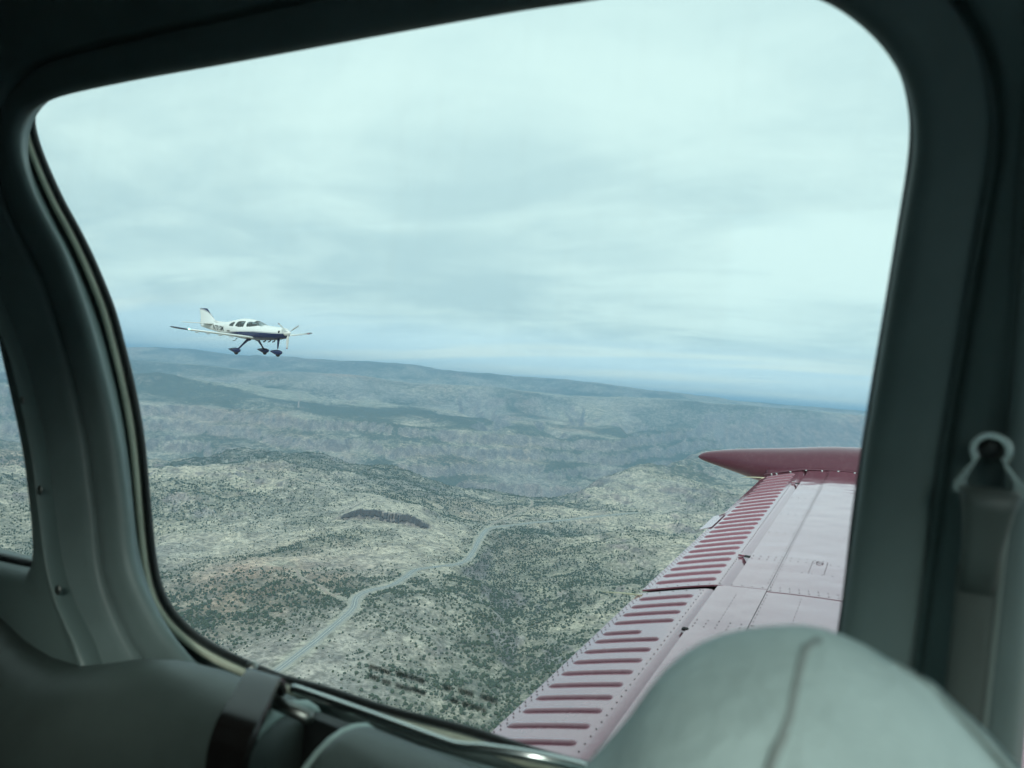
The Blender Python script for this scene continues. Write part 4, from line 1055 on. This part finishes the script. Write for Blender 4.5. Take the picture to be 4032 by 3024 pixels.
for x0, x1, z, h in ((-.474, -.446, -.3135, .0055), (-.439, -.404, -.3115, .0058), (-.473, -.460, -.3235, .0052), (-.456, -.447, -.3240, .0052), (-.438, -.421, -.3235, .005), (-.418, -.403, -.3225, .0052),
                    (-.381, -.370, -.3100, .0052), (-.362, -.345, -.3090, .0056), (-.337, -.318, -.3085, .0056), (-.370, -.361, -.3205, .005), (-.357, -.350, -.3205, .0048), (-.347, -.330, -.3205, .005)):
    word(x0, x1, z, h)
pl = mesh_obj('placard_lettering', V, F, m_ink, wall, False); pl['label'] = 'two short lines of out of focus dark lettering on the window'
# rear window flange and pane
def scale_loop(u): return RL * (1 - u) + FL * u
rings = []
for u, y in ((-.0, .604), (-.0, .575), (.0, .556), (.05, .542), (.12, .534), (.3, .530), (.6, .529), (.82, .5285), (.92, .5255), (.97, .5275), (.995, .534), (1.0, .545), (1.0, .56)):
    rings.append([c3(p[0], bend(p[1], y), p[1]) for p in scale_loop(u)])
V, F = loft(rings); fix_normals(mesh_obj('rear_window_flange', V, F, m_flng, wall))
pane('window_pane', RC + (RL - np.array(RC)) * 1.03, .601, wall)
tube_obj('rear_window_seal', [c3(p[0], .572, p[1]) for p in RC + (RL - np.array(RC)) * 1.006], .0085, m_black, wall, 8, True)
for (x, z) in ((-.952, -.071), (-.899, -.174), (-.846, -.283)):
    d_ = dome('trim_screw', c3(x, .5285, z), (0, -1, 0), .0058, m_screwc, wall, .3)
dome('trim_screw', c3(-.894, .442, -.368), (0, -1, .3), .007, m_screwc, wall, .5)
# front door post with a rolled edge, lower side panel, roof, floor, far side
rings = []
for x, y in ((.050, .575), (.056, .5545), (.061, .548), (.067, .5445), (.073, .546), (.0795, .553), (.084, .566), (.0945, .61), (.088, .615)):
    rings.append([c3(x, bend(z, y), z) for z in np.linspace(-.55, .60, 40)])
V, F = loft(rings, False); fix_normals(mesh_obj('door_post', V, F, m_trim, wall))
def quad_grid(name, P, m, parent, th=0):
    V, F = loft(P, False); o = fix_normals(mesh_obj(name, V, F, m, parent)); return o
def slab(name, x0, x1, y0, y1, z0, z1, m, bev=.01):
    bm = bmesh.new(); box_bm(bm, x0, x1, y0, y1, z0, z1, bev); o = bm_obj(name, bm, m)
    for v in o.data.vertices: v.co += WO
    o.parent = wall; return o
slab('lower_panel', -1.95, 1.4, .475, .56, -1.05, -.40, m_liner)
slab('forward_header', .083, 1.2, .50, .56, .33, .62, m_liner)
slab('forward_post', .95, 1.3, .48, .58, -.42, .34, m_liner)
slab('aft_post', -1.98, -1.78, .30, .58, -.42, .62, m_liner)
slab('aft_header', -1.9, -1.27, .562, .60, .215, .64, m_trim)
pane('window_pane', [(.096, -.36), (.95, -.36), (.95, .335), (.096, .335)], .60, wall)
shell = empty('ceiling', (0, 0, .6)); tag(shell, 'dark cabin roof lining above the windows', 'ceiling', kind='structure')
V, F = loft([[Vector((x, y, z - .6)) for (y, z) in ((.50, .45), (.42, .55), (.32, .605), (.1, .63), (-.2, .63), (-.42, .60), (-.54, .54), (-.57, .47))] for x in np.linspace(-2.0, 1.2, 12)], False)
o = fix_normals(mesh_obj('headliner', V, F, m_liner, shell)); md = o.modifiers.new('s', 'SOLIDIFY'); md.thickness = .02
flr = empty('floor', (0, 0, -1.05)); tag(flr, 'dark carpeted cabin floor', 'floor', kind='structure')
bm = bmesh.new(); box_bm(bm, -2.0, 1.6, -.6, .56, -.03, 0); bm_obj('carpet', bm, m_floor, flr)
far = empty('wall_starboard', (0, -.58, -.3)); tag(far, 'starboard cabin wall with its windows', 'cabin wall', kind='structure')
def fslab(name, x0, x1, y0, y1, z0, z1, m):
    bm = bmesh.new(); box_bm(bm, x0, x1, y0 + .58, y1 + .58, z0 + .3, z1 + .3, .01); return bm_obj(name, bm, m, far)
fslab('lower_panel', -2.0, -.02, -.62, -.54, -1.05, .14, m_trim); fslab('lower_panel', -.02, 1.4, -.62, -.54, -1.05, .03, m_trim); fslab('post', -2.0, -1.75, -.60, -.55, -.28, .46, m_trim)  # unseen sills set high to keep sun off the port padding
fslab('aft_sun_block', -1.76, -.39, -.60, -.55, -.28, .46, m_trim); fslab('post', -.02, .09, -.60, -.55, -.28, .46, m_trim); fslab('post', .98, 1.25, -.60, -.55, -.28, .46, m_trim)  # unseen panel across the aft opening, added to keep sun off the port trim
fslab('header', -2.0, 1.2, -.60, -.55, .48, .53, m_trim)
for x0, x1 in ((-.40, -.02), (.09, .98)):
    bm = bmesh.new(); box_bm(bm, x0 - .01, x1 + .01, -.002, .002, .32, .79); bm_obj('window_pane', bm, m_glass, far)
aft = empty('wall_aft', (-2.0, 0, 0)); tag(aft, 'aft cabin bulkhead', 'bulkhead', kind='structure')
bm = bmesh.new(); box_bm(bm, -.03, 0, -.62, .58, -1.05, .64); bm_obj('bulkhead_panel', bm, m_liner, aft)
pan = empty('wall_forward', (1.15, 0, -.1)); tag(pan, 'instrument panel and glare shield below the windscreen', 'bulkhead', kind='structure')
bm = bmesh.new(); box_bm(bm, 0, .06, -.6, .56, -.95, 0, .01); bm_obj('panel_face', bm, m_liner, pan)
bm = bmesh.new(); box_bm(bm, -.08, .35, -.6, .56, 0, .03, .01); bm_obj('glare_shield', bm, m_liner, pan)

# padded sill roll in two lengths with a slot between
ZX = ([-1.6, -1.2, -.963, -.90, -.85, -.79, -.74, -.69, -.64, -.58, -.5, -.3, .09], [-.31, -.325, -.343, -.360, -.366, -.362, -.346, -.328, -.317, -.3125, -.313, -.317, -.317])
CS = [(.562, -.10), (.560, -.03), (.553, -.010), (.540, .000), (.520, .0055), (.498, .005), (.474, -.004), (.452, -.022), (.434, -.050), (.421, -.088), (.413, -.135), (.410, -.20), (.412, -.30), (.425, -.40), (.47, -.45)]
CSs = catmull(CS, 44, closed=False)
def roll(name, x0, x1, end0, end1, label):
    o = empty(name, (x0, .5, -.5)); rings = []
    xs = np.r_[np.linspace(x0, x0 + .03, 6), np.linspace(x0 + .03, x1 - .03, 60)[1:-1], np.linspace(x1 - .03, x1, 6)]
    for x in xs:
        zt = float(np.interp(x, *ZX)); sh = 0
        for on, xe in ((end0, x0), (end1, x1)):
            if on: sh = max(sh, (1 - min(1, abs(x - xe) / .016)) ** 2 * .010)
        ring = []
        for k, (y, dz) in enumerate(CSs):
            ring.append(Vector((x, y + sh * .8, zt + dz - sh)) - Vector((x0, .5, -.5)))
        rings.append(ring)
    V, F = loft(rings, False)
    V += []; F.append(tuple(range(len(CSs)))); F.append(tuple((len(rings) - 1) * len(CSs) + k for k in range(len(CSs))))
    fix_normals(mesh_obj('padding', V, F, m_bol, o))
    for on, i, dx in ((end0, 0, .003), (end1, -1, -.003)):
        if on: tube_obj('piping', [v + Vector((dx, -.001, .001)) for v in rings[i]], .0062, m_pipe, o, 8)
    tag(o, label, 'padded sill'); return o
roll('padded_sill', -1.6, -.474, False, True, 'grey padded vinyl sill roll at the aft end of the window, left of the slot')
roll('padded_sill', -.408, .082, True, False, 'grey padded vinyl sill roll below the thin metal rod')
# latch lever in the slot
lev = empty('latch_lever', (-.47, .48, -.3)); tag(lev, 'glossy black folded latch lever standing in the sill slot', 'lever')
LO = Vector((.47, -.48, .3))
path = catmull([(-.492, .512, -.300), (-.489, .503, -.2845), (-.478, .487, -.2815), (-.458, .458, -.2835), (-.444, .434, -.288), (-.441, .4265, -.296), (-.447, .4285, -.310), (-.456, .436, -.330), (-.463, .445, -.36), (-.468, .452, -.42)], 40, closed=False)
rings = []
for i, p in enumerate(path):
    t_v = Vector(path[min(i + 1, 39)] - path[max(i - 1, 0)]).normalized(); wv = Vector((1, .0, .04)).normalized(); nv = t_v.cross(wv).normalized()
    hw_, ht = .0205, .0045; sec = []
    for a, b in ((-1, -.6), (-.96, -1), (.96, -1), (1, -.6), (1, .6), (.96, 1), (-.96, 1), (-1, .6)): sec.append(Vector(p) + wv * a * hw_ + nv * b * ht + LO)
    rings.append(sec)
V, F = loft(rings, True, True, True); o = fix_normals(mesh_obj('lever_arm', V, F, m_lever, lev)); md = o.modifiers.new('e', 'EDGE_SPLIT'); md.split_angle = R(30)
tube_obj('lever_pivot', [Vector((-.472, .5, -.301)) + LO, Vector((-.425, .495, -.300)) + LO], .006, m_screwc, lev, 10)
bm = bmesh.new(); box_bm(bm, -.478, -.404, .545, .56, -.7, -.33, .002); o = bm_obj('slot_back', bm, m_black, lev)
for v in o.data.vertices: v.co += LO
rod = tube_obj('window_rod', catmull([(-.462, .512, -.290), (-.432, .508, -.2875), (-.368, .5, -.283), (-.295, .5, -.2835), (-.276, .5, -.282), (-.258, .502, -.2785), (-.222, .51, -.2760), (-.186, .528, -.281), (-.16, .545, -.290)], 60, closed=False), .0042, m_chrome, None, 12)
tag(rod, 'thin bent metal rod running along the bottom of the window', 'rod')
for p, lab in (((-.537, .535, -.297), 'small round stud beside the black lever on the sill'), ((-.217, .500, -.287), 'small round stud under the forward end of the metal rod')):
    o = dome('stud', (0, 0, 0), (0, -.6, .8), .0062, m_screwc, None, .9); o.location = p; tag(o, lab, 'stud')
# shoulder belt anchor on the post: keyhole plate, bolt, boot and webbing
anc = empty('belt_anchor', (.0545, .535, -.03)); tag(anc, 'shoulder belt anchor bolted to the door post beside the window', 'belt anchor')
AO = Vector((-.052, -.535, .03))
m_boot = mat('belt_boot_plastic', (.085, .102, .094), .45); m_webhl = mat('belt_highlight', (.17, .2, .185), .6); m_web = mat('belt_webbing', (.085, .10, .092), .9, bump=(900, .5, .001)); m_plate = mat('anchor_plate_steel', (.55, .6, .57), .26, metal=1)
key = [(math.cos(a) * .0112, math.sin(a) * .0112) for a in np.linspace(R(-40), R(220), 22)] + [(-.0125, -.0125), (-.018, -.021), (-.018, -.027), (.020, -.027), (.020, -.021), (.0125, -.0125)]
inr = [(x * .62, z * .62 if z > -.012 else z * .84) for x, z in key]
V = []; F = []; nk = len(key)
for y in (.526, .533):
    for L_ in (key, inr): V += [Vector((.0505 + x, y, -.0135 + z)) + AO for x, z in L_]
for i in range(nk):
    j = (i + 1) % nk
    F += [(i, j, nk + j, nk + i), (2 * nk + i, 3 * nk + i, 3 * nk + j, 2 * nk + j), (i, 2 * nk + i, 2 * nk + j, j), (nk + i, nk + j, 3 * nk + j, 3 * nk + i)]
o = fix_normals(mesh_obj('anchor_plate', V, F, m_plate, anc, False)); md = o.modifiers.new('b', 'BEVEL'); md.width = .0012; md.segments = 2
dome('anchor_bolt', Vector((.0505, .535, -.0125)) + AO, (0, -1, 0), .0072, m_black, anc, .7)
rings = []
for z, hw_, ht, xc, yc in ((-.036, .015, .006, .052, .529), (-.039, .0165, .0105, .052, .528), (-.050, .0135, .011, .0515, .529), (-.075, .0105, .009, .0505, .531), (-.10, .010, .008, .050, .533)):
    rings.append([Vector((xc + math.copysign(abs(math.cos(q)) ** .6, math.cos(q)) * hw_, yc + math.copysign(abs(math.sin(q)) ** .6, math.sin(q)) * ht, z)) + AO for q in np.linspace(0, 2 * math.pi, 20, endpoint=False)])
V, F = loft(rings, True, True, True); fix_normals(mesh_obj('boot', V, F, m_boot, anc))
rings = [[Vector((x + math.cos(q) * .0112, y + math.sin(q) * .0065, z)) + AO for q in np.linspace(0, 2 * math.pi, 16, endpoint=False)] for x, y, z in ((.050, .533, -.085), (.0495, .532, -.12), (.0485, .531, -.16), (.046, .528, -.24), (.043, .525, -.33))]
V, F = loft(rings, True, True, True); fix_normals(mesh_obj('webbing', V, F, m_web, anc))
tube_obj('webbing_highlight', [Vector((x + .0112, y - .002, z)) + AO for x, y, z in ((.051, .531, -.048), (.050, .533, -.085), (.0485, .531, -.16), (.046, .528, -.24), (.043, .525, -.33))], .0017, m_webhl, anc, 6)  # paler tube down the strap: its edge highlight put in as colour

# pilot's seat back, pale leather, between camera and window
m_seat = mat('pale_grey_green_leather', (.57, .70, .68), .6, spec=.3, bump=(120, .45, .004), vary=(17, (.46, .57, .555), .9))
m_seam = mat('seat_seam_thread', (.34, .385, .37), .7)
SP = [(-.118, -.178), (-.100, -.151), (-.083, -.122), (-.063, -.105), (-.035, -.0945), (-.02, -.093), (-.006, -.0955), (.006, -.100), (.021, -.106), (.032, -.115), (.048, -.129), (.075, -.16), (.095, -.21), (.105, -.30), (.11, -.5), (.10, -.62), (-.16, -.62), (-.19, -.5), (-.175, -.35), (-.155, -.26), (-.136, -.21)]
PL = catmull(SP, 160); cen = np.array((-.025, -.26)); YC, YB = .34, .115
seat = empty('seat', (-.03, .36, -.62)); tag(seat, 'pale grey green leather seat back in front of the window, seen over its rounded top', 'seat')
SO = Vector((.03, -.36, .62)); seamp = np.array([(-.015, -.060), (-.015, -.069), (-.019, -.074), (-.02, -.081), (-.021, -.09), (-.022, -.098), (-.024, -.105), (-.026, -.113), (-.031, -.14), (-.04, -.2), (-.05, -.35)])
def seat_pt(x, z, rho, side):
    y = YC - side * YB * (max(0, 1 - rho ** 2.6)) ** .55
    if side > 0:
        k = .25 / y; xs_, zs_ = x * k, z * k
        xs0 = np.interp(-zs_, -seamp[:, 1], seamp[:, 0]); dx = xs_ - xs0
        y += .0055 * math.exp(-(dx / .0022) ** 2) - .005 * (1 - math.exp(-(abs(dx) / .012) ** 2)) * (1 if dx < 0 else .3) + .015 * max(0, dx) / .03
    return Vector((x, y, z))
rhos = [0.02] + list(np.linspace(.06, .9, 40)) + [.93, .955, .972, .984, .993, .998, 1.0]
rings = []
for side, seq in ((1, rhos), (-1, rhos[::-1][1:])):
    for rho in seq:
        rings.append([seat_pt(*(cen + (p - cen) * rho), rho, side) + SO for p in PL])
V, F = loft(rings, True, True, True); fix_normals(mesh_obj('seat_back', V, F, m_seat, seat))
sv = []
for k_, (xs_, zs_) in enumerate(catmull(seamp[1:], 50, closed=False)):
    # where the sight-line of the seam meets the leather
    y = .25
    for _ in range(25):
        x, z = xs_ * y / .25, zs_ * y / .25
        d0 = np.array((x, z)) - cen; lo = 0; a_ = math.atan2(d0[1], d0[0]); PA = PL - cen; an = np.arctan2(PA[:, 1], PA[:, 0]); o_ = np.argsort(an)
        rmax = np.interp(a_, an[o_], np.hypot(PA[:, 0], PA[:, 1])[o_], period=2 * math.pi); rho = min(1, np.hypot(*d0) / rmax)
        y = .5 * y + .5 * seat_pt(x, z, rho, 1).y
    sv.append(Vector((x, y - .0026, z)) + SO)
tube_obj('seat_seam', sv, .0019, m_seam, seat, 6)
